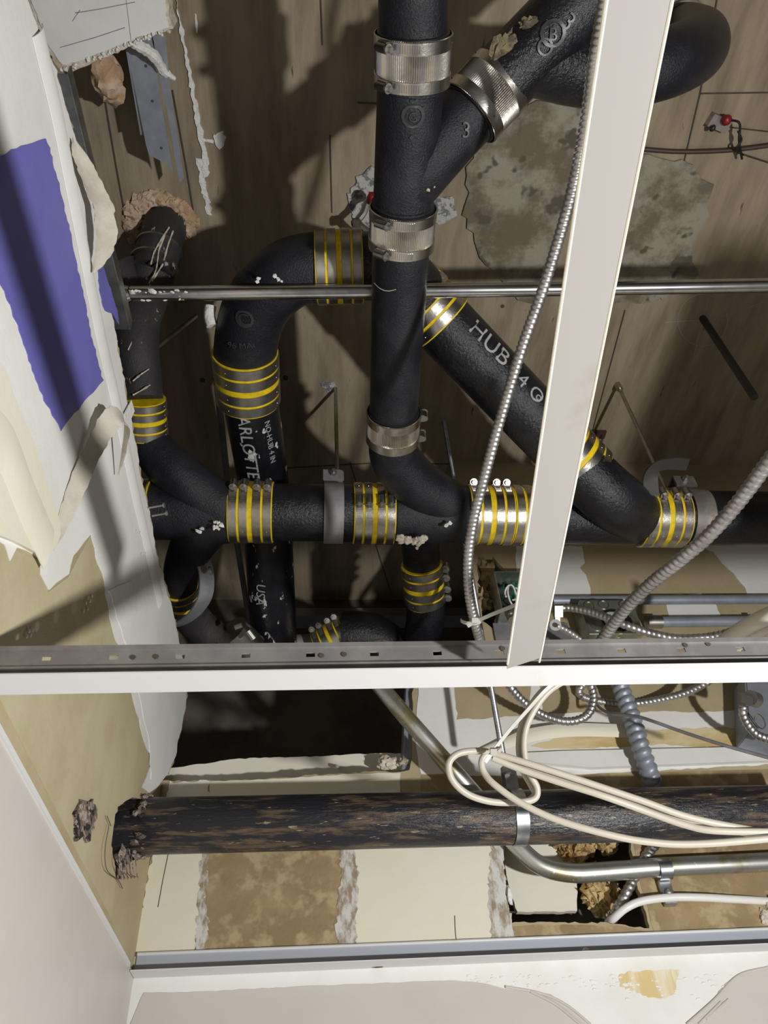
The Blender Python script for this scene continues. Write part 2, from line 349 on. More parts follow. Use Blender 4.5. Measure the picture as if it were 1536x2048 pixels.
lp.append(lpatch('primer_patch', [(190, 520), (202, 530), (216, 570), (230, 620), (236, 650), (222, 628), (206, 622), (196, 580)], m_purple, .0012, .0008, 1.5, 23, 8, 'purple sliver beside the torn edge'))
lp.append(lpatch('torn_face_paper', [(-60, 650), (0, 745), (20, 805), (52, 875), (78, 950), (108, 1042), (110, 1068), (101, 1093), (78, 1116), (50, 1100), (20, 1085), (-60, 1050)], m_cream, .0012, .0045, 1, 24, 14, 'thick cream face paper ending in a rolled corner'))
lp.append(lpatch('tape_band', [(215, 1180), (262, 1160), (300, 1230), (330, 1330), (350, 1400), (338, 1500), (300, 1560), (296, 1480), (262, 1330)], m_mud, .0012, .0008, 1.5, 25, 14))
lp.append(lpatch('pale_board', [(235, 1292), (262, 1385), (272, 1425), (288, 1480), (300, 1530), (280, 1572), (262, 1596), (232, 1612), (222, 1690), (232, 1760), (222, 1838), (50, 1500), (-50, 1300), (-60, 1062), (75, 1120), (95, 1184), (135, 1155), (180, 1070), (205, 1162)], m_paperl, 0, .0004, 0, 26, 30))
def lridge(nm, pl, wpx, m, off, arch):
    pts = []
    q = cr([aX(x, y, LX) + Vector((off, 0, 0)) for x, y in pl], 6)
    for i, p in enumerate(q):
        t = (q[min(i + 1, len(q) - 1)] - q[max(i - 1, 0)]); pts.append((p, Vector((1, 0, 0)).cross(t)))
    mb = MB(); mb.ribbon(pts, [wpx] * len(pts), .001, arch, 8); return P(nm, mb, m)
lp.append(lridge('corner_bead', [(70, 60), (110, 230), (140, 380), (168, 520), (200, 680), (228, 800), (262, 960), (290, 1080), (318, 1200)], .036, m_mud, .0015, .0035))
lp.append(lridge('rolled_paper', [(-40, 860), (0, 900), (40, 1000), (85, 1098)], .045, m_cream, .005, .0025))
# chipped, splintered spot
lp.append(lpatch('gouge', [(150, 1612), (158, 1598), (172, 1606), (178, 1598), (186, 1618), (184, 1650), (176, 1672), (168, 1688), (160, 1672), (146, 1684), (148, 1648), (144, 1630)], m_bark, 0, .004, 3, 27, 6, 'splintered brown gouge'))
# beige painted wall under the old ceiling line, slightly proud of the board
zl = G + .004
bw = MB(); bw.poly([Vector((LX, WY - .001, zl)), Vector((LX, -1.2, zl)), Vector((LX, -1.2, -H)), Vector((LX, WY - .001, -H))], (1, 0, 0), .003)
lp.append(P('painted_lower_wall', bw, m_beige, 'smooth beige painted wall below the ceiling line'))
rn = random.Random(5)
dr = MB()
for x, y in [(272, 1030), (278, 1034), (270, 1062), (277, 1066), (284, 1084), (291, 1088), (280, 1108), (288, 1104), (284, 1140), (172, 1196), (180, 1192), (168, 1206), (176, 1202), (163, 1222), (171, 1218), (53, 1262), (60, 1260), (48, 1272), (56, 1270)]:
    c = aX(x, y, LX) + Vector((.0026, 0, 0)); dr.blob(c, .0022, .2, 1, x, (.4, 1, 1.2))
lp.append(P('plaster_drip', dr, m_fluff))
T('wall_left', 'torn drywall wall on the left with white, purple and beige paint', None, [P('board', wl, m_paper)] + lp, kind='structure')

# back wall: board with broken openings
ob = [(338, 1562), (420, 1562), (480, 1560), (560, 1556), (620, 1550), (700, 1546), (760, 1541), (795, 1546), (818, 1538), (826, 1500), (826, 1440), (824, 1385), (850, 1330), (965, 1290), (955, 1230), (948, 1180), (930, 1100), (915, 1000), (905, 935)]
edgeb = [aY(x, y) for x, y in ragopen(ob, 2, 10, 31)]
ot = [Vector((LX, WY, -H)), Vector((LX, WY, edgeb[0].z))] + edgeb + [Vector((edgeb[-1].x, WY, S)), Vector((2.2, WY, S)), Vector((2.2, WY, -H))]
h1 = [aY(x, y) for x, y in rag([(1005, 1640), (1255, 1600), (1262, 1690), (1272, 1760), (1300, 1858), (1230, 1846), (1130, 1845), (1022, 1845), (1012, 1780), (1004, 1720)], 2, 9, 33)]
h2 = [aY(x, y) for x, y in rag([(1285, 1555), (1345, 1550), (1345, 1600), (1285, 1600)], 3, 8, 34)]
h3 = [aY(x, y) for x, y in rag([(955, 1105), (985, 1110), (1008, 1140), (1005, 1200), (985, 1255), (962, 1240)], 4, 8, 35)]
wb = MB(); wb.poly(ot, (0, 1, 0), .0125, [h1, h2, h3])
def bpatch(nm, pl, m, off=0, th=.001, amp=2, seed=1, step=12, label=None):
    mb = MB(); mb.poly([aY(x, y) - Vector((0, off, 0)) for x, y in rag(pl, amp, step, seed)], (0, -1, 0), th); return P(nm, mb, m, label)
bp = [
 bpatch('joint_compound', [(341, 1564), (420, 1563), (415, 1640), (412, 1700), (404, 1740), (408, 1790), (398, 1850), (390, 1900), (386, 1945), (262, 1950), (282, 1830), (305, 1700), (325, 1620)], m_cream, 0, .0012, 4, 41, 8, 'cream painted joint compound beside the left corner'),
 bpatch('joint_compound', [(676, 1600), (1003, 1590), (1002, 1700), (1012, 1800), (1022, 1850), (1030, 1925), (688, 1942), (684, 1850), (690, 1750), (676, 1680)], m_cream, 0, .0012, 5, 42, 8, 'broad cream paint band running up the wall'),
 bpatch('joint_compound', [(420, 1563), (560, 1558), (700, 1548), (800, 1546), (800, 1592), (676, 1600), (420, 1604)], m_cream, 0, .0009, 1, 43, 14),
 bpatch('damp_paper', [(1305, 1600), (1560, 1590), (1560, 1895), (1034, 1918), (1026, 1852), (1130, 1850), (1232, 1850), (1308, 1866), (1282, 1770), (1268, 1690), (1262, 1600)], m_paperd, 0, .0006, 2, 44, 20, 'damp brown drywall paper'),
 bpatch('powdery_edge', [(984, 1592), (1003, 1590), (1004, 1700), (1014, 1800), (1024, 1850), (1050, 1925), (985, 1928), (975, 1800)], m_powd, .0012, .0003, 4, 90, 7),
 bpatch('powdery_edge', [(672, 1640), (700, 1640), (716, 1750), (712, 1850), (712, 1940), (676, 1942), (672, 1850), (682, 1750)], m_powd, .0012, .0003, 4, 91, 7),
 bpatch('powdery_edge', [(402, 1700), (416, 1690), (416, 1760), (408, 1790), (418, 1850), (404, 1945), (384, 1945), (392, 1880)], m_powd, .0012, .0003, 4, 92, 7),
 bpatch('damp_paper', [(414, 1640), (676, 1640), (688, 1750), (680, 1850), (684, 1942), (392, 1950), (404, 1850), (412, 1790), (408, 1740)], m_paperd, 0, .0006, 2, 45, 14, 'brown paper patch between two cream bands'),
 bpatch('joint_compound', [(1030, 1092), (1165, 1094), (1170, 1128), (1160, 1134), (1176, 1160), (1184, 1200), (1175, 1225), (1040, 1225)], m_mud, 0, .0012, 2, 46, 10),
 bpatch('joint_compound', [(1400, 1090), (1620, 1085), (1620, 1200), (1500, 1195), (1470, 1150), (1442, 1125), (1428, 1105)], m_mud, 0, .0015, 3, 47, 10, 'white joint compound at the right above the conduits'),
 bpatch('joint_compound', [(1330, 1192), (1400, 1188), (1432, 1212), (1440, 1232), (1340, 1236), (1332, 1215)], m_mud, 0, .0012, 2, 48, 10),
 bpatch('joint_compound', [(838, 1375), (1000, 1370), (1560, 1330), (1560, 1528), (1200, 1548), (1000, 1552), (842, 1548), (832, 1500), (834, 1420)], m_mud, 0, .0012, 1.5, 49, 14, 'white joint compound band above the old pipe'),
 bpatch('bare_paper', [(908, 1372), (1060, 1368), (1060, 1428), (1000, 1436), (915, 1440)], m_paper, .0012, .0005, 2, 50, 10),
 bpatch('bare_paper', [(1078, 1360), (1560, 1330), (1560, 1415), (1470, 1420), (1400, 1425), (1290, 1424), (1180, 1424), (1085, 1428)], m_paper, .0012, .0005, 2, 51, 12),
 bpatch('stained_tape', [(1160, 1462), (1300, 1460), (1450, 1456), (1560, 1462), (1560, 1490), (1440, 1496), (1330, 1490), (1200, 1496), (1100, 1500), (1060, 1492)], m_stain, .0012, .0006, 2, 52, 12, 'yellow-brown water stain along the taped joint'),
 bpatch('lower_board', [(1000, 1552), (1560, 1538), (1560, 1600), (840, 1602), (842, 1550)], m_paperd, 0, .0005, 0, 53, 30),
]
lip = MB()
lip.poly([aY(x, y) for x, y in ((1040, 1512), (1120, 1508), (1560, 1498), (1560, 1526), (1180, 1541), (1060, 1530))], (0, -1, 0), .012)
bp.append(P('moulded_edge', lip, m_mud, 'white ledge of thick compound throwing a shadow'))
fl = MB(); q = [aY(x, y) - Vector((0, o, 0)) for x, y, o in ((935, 1512, .002), (1000, 1496, .012), (1060, 1482, .022), (1140, 1472, .022), (1260, 1470, .014))]
fl.ribbon([(p, (0, -.1, 1)) for p in cr(q, 5)], [.006 + .02 * min(1, i / 8) for i in range(21)], .001, .003, 4)
bp.append(P('peeled_tape', fl, m_cream, 'peeling strip of joint tape'))
# room side below the grid
zb = G + .002
low = MB(); low.poly([Vector((LX + .003, WY, zb)), Vector((2.2, WY, zb)), Vector((2.2, WY, -H)), Vector((LX + .003, WY, -H))], (0, -1, 0), .0025)
bp.append(P('skim_coat', low, m_mud, 'white skim coat under the wall angle'))
bp.append(bpatch('painted_lower_wall', [(288, 1987), (420, 1984), (600, 1974), (760, 1968), (900, 1962), (960, 1966), (1010, 1980), (1060, 1984), (1100, 1990), (1140, 2015), (1180, 2048), (1230, 2110), (1300, 2300), (120, 2300), (262, 2050)], m_beige, .0025, .0012, 1, 54, 14, 'beige paint left of the bare patch'))
bp.append(bpatch('painted_lower_wall', [(1345, 2080), (1372, 2048), (1400, 2020), (1425, 2000), (1450, 1968), (1475, 1952), (1500, 1942), (1560, 1932), (1700, 1930), (1700, 2300), (1300, 2300)], m_beige, .0025, .0012, 1.5, 55, 10, 'beige paint right of the bare patch'))
bp.append(bpatch('water_stain', [(1235, 1950), (1260, 1944), (1310, 1942), (1360, 1940), (1352, 1962), (1348, 1990), (1325, 1998), (1296, 1996), (1262, 1982), (1240, 1975)], m_staind, .0025, .0004, 2, 56, 6, 'yellow rust stain running down'))
def fold(pl, r=.002, arch=0):
    mb = MB(); mb.tube(cr([aY(x, y) - Vector((0, .004, 0)) for x, y in pl], 6), r, 8); return P('paint_fold', mb, m_beige)
bp += [fold([(1010, 1975), (1080, 1988), (1130, 2010), (1180, 2050)]), fold([(1060, 1984), (1110, 2010), (1160, 2050)], .0025), fold([(1372, 2050), (1425, 2003), (1475, 1953), (1536, 1936)]), fold([(1395, 2050), (1440, 2005)], .0018), fold([(1410, 2040), (1455, 2000)], .0018)]
rn = random.Random(9); cr_mb = MB()
for i in range(90):
    x = rn.uniform(930, 1480); y = rn.uniform(1950, 1975) + (25 if 1150 < x < 1400 else 0) * rn.random()
    cr_mb.blob(aY(x, y) - Vector((0, .003, 0)), rn.uniform(.001, .0025), .3, 1, i, (2, .4, .8))
bp.append(P('paint_bubble', cr_mb, m_mud))
crk = MB(); crk.tube(cr([aY(x, y) - Vector((0, .0013, 0)) for x, y in ((305, 1695), (296, 1740), (285, 1800), (272, 1880), (260, 1940))], 4), .0008, 5)
crk.tube([aY(x, y) - Vector((0, .0013, 0)) for x, y in ((339, 1697), (326, 1760), (316, 1815))], .0006, 5)
crk.tube([aY(x, y) - Vector((0, .0013, 0)) for x, y in ((909, 1832), (910, 1860), (913, 1890))], .0007, 5)
bp.append(P('hairline_crack', crk, m_seam))
T('wall_back', 'broken drywall wall across the back with bare paper and white compound', None, [P('board', wb, m_paper)] + bp, kind='structure')
# shaft behind the back wall
sh = MB(); sh.box((-1.3, 1.86, -.2), (2.6, 1.98, S + .15)); T('wall_shaft', 'dark masonry at the back of the shaft', None, [P('b', sh, m_shaft)], kind='structure')
sh = MB(); sh.box((-1.35, -.9, -.2), (-1.3, 1.86, S + .15)); T('wall_shaft_side', 'dark side wall of the shaft', None, [P('b', sh, m_shaft)], kind='structure')

# old stud plate and gypsum ledge inside the opening
lg = MB(); lg.poly([aY(x, y, WY + .07) for x, y in ragopen([(300, 1540), (345, 1536), (420, 1525), (480, 1517), (600, 1514), (720, 1508), (800, 1506), (825, 1505)], 1.2, 10, 61) + [(830, 1600), (300, 1600)]], (0, 1, 0), .0125)
T('drywall_strip', 'strip of cream drywall behind the broken edge above the old pipe', 'drywall', [P('board', lg, m_cream), P('plaster_lump', MB().blob(aY(778, 1528, WY + .03), .016, .6, 3, 3, (1.2, .8, .8)).blob(aY(810, 1530, WY + .02), .012, .7, 3, 5), m_gyp),
  P('screw', MB().tube([aY(675, 1533, WY + .068), aY(675, 1533, WY + .045)], .003, 10), m_screw)])
st = MB()
for x0 in (0,):
    a = aY(826, 1370, WY + .02); b = aY(818, 1560, WY + .02)
    st.obox((a + b) / 2 + Vector((-.012, .02, 0)), ((1, 0, 0), (0, 1, 0), b - a), (.002, .03, (b - a).length / 2 + .01))
    st.obox((a + b) / 2 + Vector((-.004, -.007, 0)), ((1, 0, 0), (0, 1, 0), b - a), (.009, .0012, (b - a).length / 2 + .01))
T('steel_stud', 'grey steel stud at the right side of the black opening', 'stud', [P('stud', st, m_galvd)])
tr = MB(); a = aY(585, 1225, 1.85); b = aY(960, 1222, 1.85); z0 = a.z
tr.box((a.x, 1.835, z0 - .05), (b.x, 1.858, z0 + .005)); tr.box((a.x, 1.80, z0 - .052), (b.x, 1.858, z0 - .05))
T('steel_track', 'blue-grey steel track on the far shaft wall behind the pipes', 'track', [P('track', tr, m_galvd)])

# ================================================================ CEILING GRID
a = Vector((-.2545, .515, G)); bR = Vector((1.0, .500, G))
dx = (bR - a).normalized(); dyv = Vector((0, 0, 1)).cross(dx)
def gp(s, y, z): return a + dx * s + dyv * y + Vector((0, 0, z))
Lg = (bR - a).length
def gbox(mb, s0, s1, y0, y1, z0, z1):
    vs = [gp(s, y, z) for s in (s0, s1) for y in (y0, y1) for z in (z0, z1)]
    mb.add(vs, [(0, 1, 3, 2), (4, 6, 7, 5), (0, 4, 5, 1), (2, 3, 7, 6), (0, 2, 6, 4), (1, 5, 7, 3)], True)
fm = MB(); gbox(fm, 0, Lg, -.0135, .0135, -.0012, 0)
wm = MB(); hw = .028
gbox(wm, 0, Lg, -.0008, .0008, 0, .0195); gbox(wm, 0, Lg, -.0008, .0008, .0238, hw)
sp = .0505; first = (aY(97, 1306, .515).x - a.x) / dx.x; s = 0; k = 0
while True:
    s1 = first + k * sp - .0035
    if s1 > Lg - .02: break
    gbox(wm, s, s1, -.0008, .0008, .0195, .0238); s = s1 + .007; k += 1
gbox(wm, s, Lg, -.0008, .0008, .0195, .0238)
bulb = MB(); gbox(bulb, 0, Lg, -.0025, .0025, hw, hw + .004)
rdg = MB(); rdg.tube([gp(0, -.001, .012), gp(Lg, -.001, .012)], .0022, 8)
hols = []
for x, y in ((267, 1317), (313, 1316), (643, 1316), (688, 1314), (1003, 1304), (1365, 1300), (1410, 1298)):
    c = gp((aY(x, y, .514).x - a.x) / dx.x, -.0008, aY(x, y, .514).z - G); hols.append(P('rivet_hole', MB().tube([c - dyv * .0008, c + dyv * .0008], .0021, 10), m_seam))
T('main_tee', 'long white ceiling grid main tee with slotted grey web across the whole picture', 'ceiling grid', [P('flange', fm, m_tee, 'white bottom flange'), P('web', wm, m_web, 'grey slotted web'), P('bulb', bulb, m_web), P('stiffening_rib', rdg, m_web)] + hols)
# cross tee hanging free, running towards the camera
zc = G - .007
c0 = aZ(1047, 1327, zc); c1 = aZ(1290, -60, zc); d = (c1 - c0); sd = d.cross(Vector((0, 0, 1))).normalized(); zz = Vector((0, 0, 1))
w2 = .0121
ct = MB(); ct.add([c0 - sd * w2 + d.normalized() * .006, c0 + sd * w2 - d.normalized() * .006, c1 + sd * w2, c1 - sd * w2] + [p + zz * .001 for p in (c0 - sd * w2 + d.normalized() * .006, c0 + sd * w2 - d.normalized() * .006, c1 + sd * w2, c1 - sd * w2)],
   [(0, 1, 2, 3), (4, 7, 6, 5), (0, 4, 5, 1), (1, 5, 6, 2), (2, 6, 7, 3), (3, 7, 4, 0)], True)
cw = MB(); cw.obox((c0 + c1) / 2 + zz * .016, (d, sd, zz), (d.length / 2 - .004, .0008, .015)); cw.obox((c0 + c1) / 2 + zz * .033, (d, sd, zz), (d.length / 2 - .004, .0022, .003))
ce = MB()
for q in (-1, 1): ce.tube([c0 + sd * w2 * q + zz * .0005, c1 + sd * w2 * q + zz * .0005], .0009, 8)
T('cross_tee', 'soiled white cross tee hanging down in front of the pipes at right', 'ceiling grid', [P('flange', ct, m_teex), P('web', cw, m_web), P('rolled_edge', ce, m_cream, 'yellowed rolled edge')])
wa = MB(); wa.box((LX + .004, WY - .040, G - .002), (2.2, WY - .0025, G - .0005)); wg = MB(); wg.box((LX + .004, WY - .005, G), (2.2, WY - .0025, G + .030))
hm = MB(); hm.tube([Vector((LX + .004, WY - .0055, G + .029)), Vector((2.2, WY - .0055, G + .029))], .0025, 8)
T('wall_angle', 'white wall angle with blue-grey upright leg along the back wall', 'ceiling grid', [P('flange', wa, m_tee, 'white flange'), P('upright_leg', wg, m_ang, 'blue-grey leg'), P('hem', hm, m_tee)])
wt = MB(); wt.box((LX + .003, -.9, G + .001), (LX + .0052, WY - .05, G + .006))
T('edge_trim', 'thin white edge line along the top of the beige left wall', 'trim', [P('trim', wt, m_tee)])
bg = MB(); p0 = aY(712, 1927, WY - .006); p1 = aY(770, 1931, WY - .008)
bg.tube([p0.lerp(p1, t) for t in (0, .2, .45, .7, .9, 1)], [.0006, .002, .0038, .0042, .003, .0008], 12)
T('brown_wood_chip', 'small dark brown spindle-shaped chip lying on the wall angle', 'debris', [P('c', bg, m_bug)])

tl = MB(); tl.box((.833, .20, G + .001), (1.44, .496, G + .016))  # unseen panel, added at grid height to shade the right part of the slab
T('shade_panel', 'white panel added out of view to shade the right side of the slab', 'shade panel', [P('panel', tl, m_tee)])
# ================================================================ PIPES
def collar(mb, p, ad, r, wd=.006, ex=.0025):
    ad = Vector(ad).normalized(); mb.tube([p - ad * wd / 2, p - ad * wd / 4, p + ad * wd / 4, p + ad * wd / 2], [r, r + ex, r + ex, r], 48)
def pipe(name, label, pts, r, m, group=None, marks=(), seg=48, cat='pipe'):
    mb = MB(); mb.tube(pts, r, seg); return T(name, label, cat, [P('barrel', mb, m)] + list(marks), group) if marks else T(name, label, cat, [P('barrel', mb, m)], group)
def worm(c, tang, out, ad, wd):
    """worm-screw housing and hex screw of a clamp band"""
    h = MB(); h.tube([c - tang * .010 + out * .0045, c + tang * .006 + out * .0045], wd * .42, 12); h.obox(c - tang * .002 + out * .001, (tang, ad, out), (.007, wd * .5, .003))
    k = MB(); q = c + out * .0045; k.tube([q + tang * .006, q + tang * .009], wd * .36, 6); k.tube([q + tang * .009, q + tang * .0095], wd * .5, 12); k.tube([q + tang * .0095, q + tang * .014], wd * .30, 6)
    return h, k
def coupling_heavy(label, p0, p1, r, screw=None, scale=1., m=m_ssd, nb=4, wide=1, tdir=1):
    """no-hub coupling: yellow gasket seen between four steel clamp bands"""
    p0 = Vector(p0); p1 = Vector(p1); ad = (p1 - p0); L = ad.length; ad.normalize()
    g = MB(); g.tube([p0, p0.lerp(p1, .002), p0.lerp(p1, .998), p1], [r + .001, r + .0034, r + .0034, r + .001], 56)
    parts = [P('gasket', g, m_yel, 'yellow gasket between the bands')]
    gaps = [.022] + [.045] * (nb - 1) + [.022]
    gaps[1 + wide] = .11; bw_ = (1 - sum(gaps)) / nb; t = gaps[0]
    mid = (p0 + p1) / 2; tc = TOCAM(mid); tc = (tc - ad * tc.dot(ad)).normalized(); oo = ad.cross(tc)
    for i in range(nb):
        a_ = p0 + ad * L * t; b_ = p0 + ad * L * (t + bw_); t += bw_ + gaps[i + 1]; c_ = (a_ + b_) / 2
        b = MB(); b.tube([a_, a_ + ad * .0006, b_ - ad * .0006, b_], [r + .0034, r + .0050, r + .0050, r + .0034], 56, caps=False)
        for an in (38, -60): b.blob(c_ + (tc * math.cos(math.radians(an)) + oo * math.sin(math.radians(an))) * (r + .0050), .0012, 0, 1)
        subs = []
        if screw is not None:
            an = math.radians(screw); out = tc * math.cos(an) + oo * math.sin(an); tg = ad.cross(out) * tdir
            h, k = worm(c_ + out * (r + .0055), tg, out, ad, bw_ * L * .95); subs = [P('screw_housing', h, m_hous), P('screw', k, m_screw)]
            th = MB()
            for j in range(6):
                an2 = an + tdir * (.016 + .0028 * j) / r; o2 = tc * math.cos(an2) + oo * math.sin(an2); th.obox(c_ + o2 * (r + .0052), (ad, ad.cross(o2), o2), (bw_ * L * .32, .0007, .0005))
            subs.append(P('band_thread', th, m_hous))
        parts.append(P('clamp_band', b, m, None, subs))
    return T('pipe_coupling', label, 'pipe coupling', parts)
def coupling_fluted(label, p0, p1, r, screw=None, band=.2, tdir=1, flutes=110):
    p0 = Vector(p0); p1 = Vector(p1); ad = (p1 - p0); L = ad.length; ad.normalize()
    g = MB(); g.tube([p0 - ad * .001, p0, p1, p1 + ad * .001], [r + .0005, r + .0025, r + .0025, r + .0005], 48)
    s_ = MB(); n = flutes; q = int(n * 2)
    s_.tube([p0 + ad * .001, p0.lerp(p1, .14), p0.lerp(p1, .86), p1 - ad * .001], r + .0042, q, False, fn=lambda l, k: 1 + (.024 if int(round(k * q)) % 2 else 0))
    parts = [P('gasket', g, m_black), P('fluted_shield', s_, m_ss)]
    mid = (p0 + p1) / 2; tc = TOCAM(mid); tc = (tc - ad * tc.dot(ad)).normalized(); oo = ad.cross(tc)
    for f0 in (.02, 1 - band - .02):
        a_ = p0.lerp(p1, f0); b_ = p0.lerp(p1, f0 + band); c_ = (a_ + b_) / 2
        b = MB(); b.tube([a_, a_ + ad * .0006, b_ - ad * .0006, b_], [r + .0045, r + .0064, r + .0064, r + .0045], 56, caps=False)
        hds = []
        for an in (30, -75): hd = MB(); hds.append(P('rivet', hd, m_seam)); hd.blob(c_ + (tc * math.cos(math.radians(an)) + oo * math.sin(math.radians(an))) * (r + .0064), .0011, 0, 1)
        subs = hds
        if screw is not None:
            an = math.radians(screw); out = tc * math.cos(an) + oo * math.sin(an); tg = ad.cross(out) * tdir
            h, k = worm(c_ + out * (r + .007), tg, out, ad, band * L * .85); subs += [P('screw_housing', h, m_hous), P('screw', k, m_screw)]
            th = MB()
            for j in range(9):
                an2 = an + tdir * (.017 + .0026 * j) / r; o2 = tc * math.cos(an2) + oo * math.sin(an2); th.obox(c_ + o2 * (r + .0066), (ad, ad.cross(o2), o2), (band * L * .3, .0006, .0005))
            subs.append(P('band_thread', th, m_hous))
        parts.append(P('clamp_band', b, m_ss, None, subs))
    return T('pipe_coupling', label, 'pipe coupling', parts)
IR, IU = right, -down                                        # picture right and up, for reading directions only
ZA = 1.06; RA = .0415
A = lambda x, y, z=ZA: aZ(x, y, z)
# --- three-inch drain running overhead towards the camera
mk = MB()
pipe('drain_pipe', 'black pipe at the top edge above the upper fluted coupling', [A(829, -140), A(825, 116)], RA, m_iron)
adA = A(804, 450) - A(825, 116)
wy = MB(); wy.tube([A(825, 117), A(804, 452)], RA + .0008, 48)
wy.tube([A(803, 392), A(815, 372), A(850, 325, 1.066), A(905, 262, 1.09), A(972, 192, 1.115)], [.030, .041, .0425, .0425, .0423], 48)
collar(wy, A(823, 172), adA, RA + .0005); collar(wy, A(806, 407), adA, RA + .0005, .005, .002)
cc = A(817, 200)
def emb(txt, x, y, z, ad, r, size, rot=0, m=m_emb, side=0, u=None, v=None, dp=.0011):
    c = aZ(x, y, z); r_ = Vector(ray(x, y)); ax = Vector(ad).normalized()
    # nearest point of the view ray on the pipe
    p0_ = aZ(x, y, z); n = -r_.normalized(); n = (n - ax * n.dot(ax)).normalized()
    u = u or IR; v = v or IU
    u = (u - n * u.dot(n)).normalized(); v = (v - n * v.dot(n)); v = (v - u * v.dot(u)).normalized()
    return text_mb(txt, p0_ + n * r, u, v, size, dp, (side, ax, r) if side else (p0_, ax, r))
def embA(txt, x, y, size, p0, p1, r, u=None, v=None, m=None, dp=.0011, lab=None, name='cast_lettering'):
    """lettering on a pipe from p0 to p1; (x, y) is where it is seen"""
    p0 = Vector(p0); p1 = Vector(p1); ad = (p1 - p0).normalized(); d = ray(x, y).normalized()
    w0 = -p0; dp_ = d - ad * d.dot(ad); wp = w0 - ad * w0.dot(ad)            # view ray against the cylinder
    aa = dp_.dot(dp_); bb = 2 * wp.dot(dp_); c_ = wp.dot(wp) - r * r; D = bb * bb - 4 * aa * c_
    t = (-bb - math.sqrt(max(D, 0))) / (2 * aa); hit = d * t
    q = hit - p0; on = p0 + ad * q.dot(ad); n = (hit - on).normalized()
    u = u or IR; v = v or IU; u = (u - n * u.dot(n)).normalized(); v = n.cross(u) if True else v
    return P(name, text_mb(txt, hit, u, v, size, dp, (on, ad, r)), m or m_emb, lab)
ringm = MB()
q0, q1 = A(825, 116), A(804, 450)
T('wye_fitting', 'black wye with cast 3 joining the diagonal branch to the overhead pipe', 'pipe fitting',
  [P('body', wy, m_iron), embA('3', 829, 190, .028, q0, q1, RA + .001), embA('O', 826, 235, .040, q0, q1, RA + .001), embA('G', 826, 235, .016, q0, q1, RA + .001), embA('.', 823, 258, .04, q0, q1, RA + .001),
   embA('3', 932, 262, .026, A(850, 325, 1.066), A(972, 192, 1.115), .043), P('plaster_crumb', MB().blob(A(868, 372, 1.03), .004, .5, 1, 3).blob(A(872, 360, 1.03), .003, .5, 1, 5).blob(A(856, 380, 1.025), .003, .5, 1, 6), m_gyp)])
pipe('drain_pipe', 'long black overhead pipe between the middle and lower fluted couplings', [A(804, 450), A(786, 852)], RA, m_iron,
     marks=[P('scratch', MB().tube(cr([A(748, 566, 1.035), A(760, 577, 1.022), A(775, 582, 1.018), A(792, 579, 1.018)]), .0006, 5), m_chalk)])
coupling_fluted('fluted steel coupling on the overhead pipe at the top edge', A(827, 62), A(824, 170), RA, 42, .25, -1)
coupling_fluted('fluted steel coupling just below the wye, its two screws at front left', A(807, 412), A(802, 495), RA, 32, .25, -1)
coupling_fluted('fluted steel coupling above the elbow, low on the overhead pipe', A(788, 822), A(785, 880), RA, -95, .26, -1)
# --- diagonal branch up to the right
B0, B1 = A(938, 229, 1.10), A(1004, 159, 1.125)
coupling_fluted('fluted steel coupling tilted on the diagonal branch', B0, B1, .0425, None, .25)
f0, f1 = A(972, 193, 1.115), A(1180, -20, 1.15)
wf = MB(); wf.tube([f0, f1], .0455, 48); collar(wf, A(1008, 155, 1.125), f1 - f0, .0455)
wf.tube(cr([A(1045, 118, 1.13), A(1085, 120, 1.14), A(1140, 135, 1.15), A(1200, 145, 1.155)], 5), .046, 48)
T('wye_fitting', 'large black double-marked wye at the top, behind the cross tee', 'pipe fitting', [P('body', wf, m_ironw), embA('3', 1136, 45, .028, f0, f1, .047, u=(IR + IU * -.9)), embA('O', 1106, 70, .045, f0, f1, .047), embA('B', 1106, 70, .020, f0, f1, .047),
  embA('O', 1090, 96, .028, f0, f1, .047), P('lime_deposit', MB().blob(A(1012, 104, 1.098), .020, .7, 3, 4, (.9, 1.1, .35), 5).blob(A(1060, 50, 1.105), .012, .7, 3, 8, (1, .7, .4), 5), m_depo, 'crusty yellowish deposit')])
coupling_fluted('fluted steel coupling at the top edge behind the flexible conduit', A(1166, -8, 1.148), A(1225, -70, 1.16), .0445, None, .25)
ub = MB(); ub.tube(cr([A(1200, 145, 1.155), A(1270, 140, 1.16), A(1335, 126, 1.18), A(1385, 104, 1.24), A(1396, 84, 1.32), A(1380, 72, 1.42), A(1360, 66, 1.49)], 7), .0455, 48)
T('bend_fitting', 'black curved bend at the upper right turning up into the slab', 'pipe fitting', [P('barrel', ub, m_iron), P('rim', MB().arc(A(1362, 66, 1.475), (0, 0, 1), (1, 0, 0), .046, .004, .012, 0, 360, 40), m_efflo)])
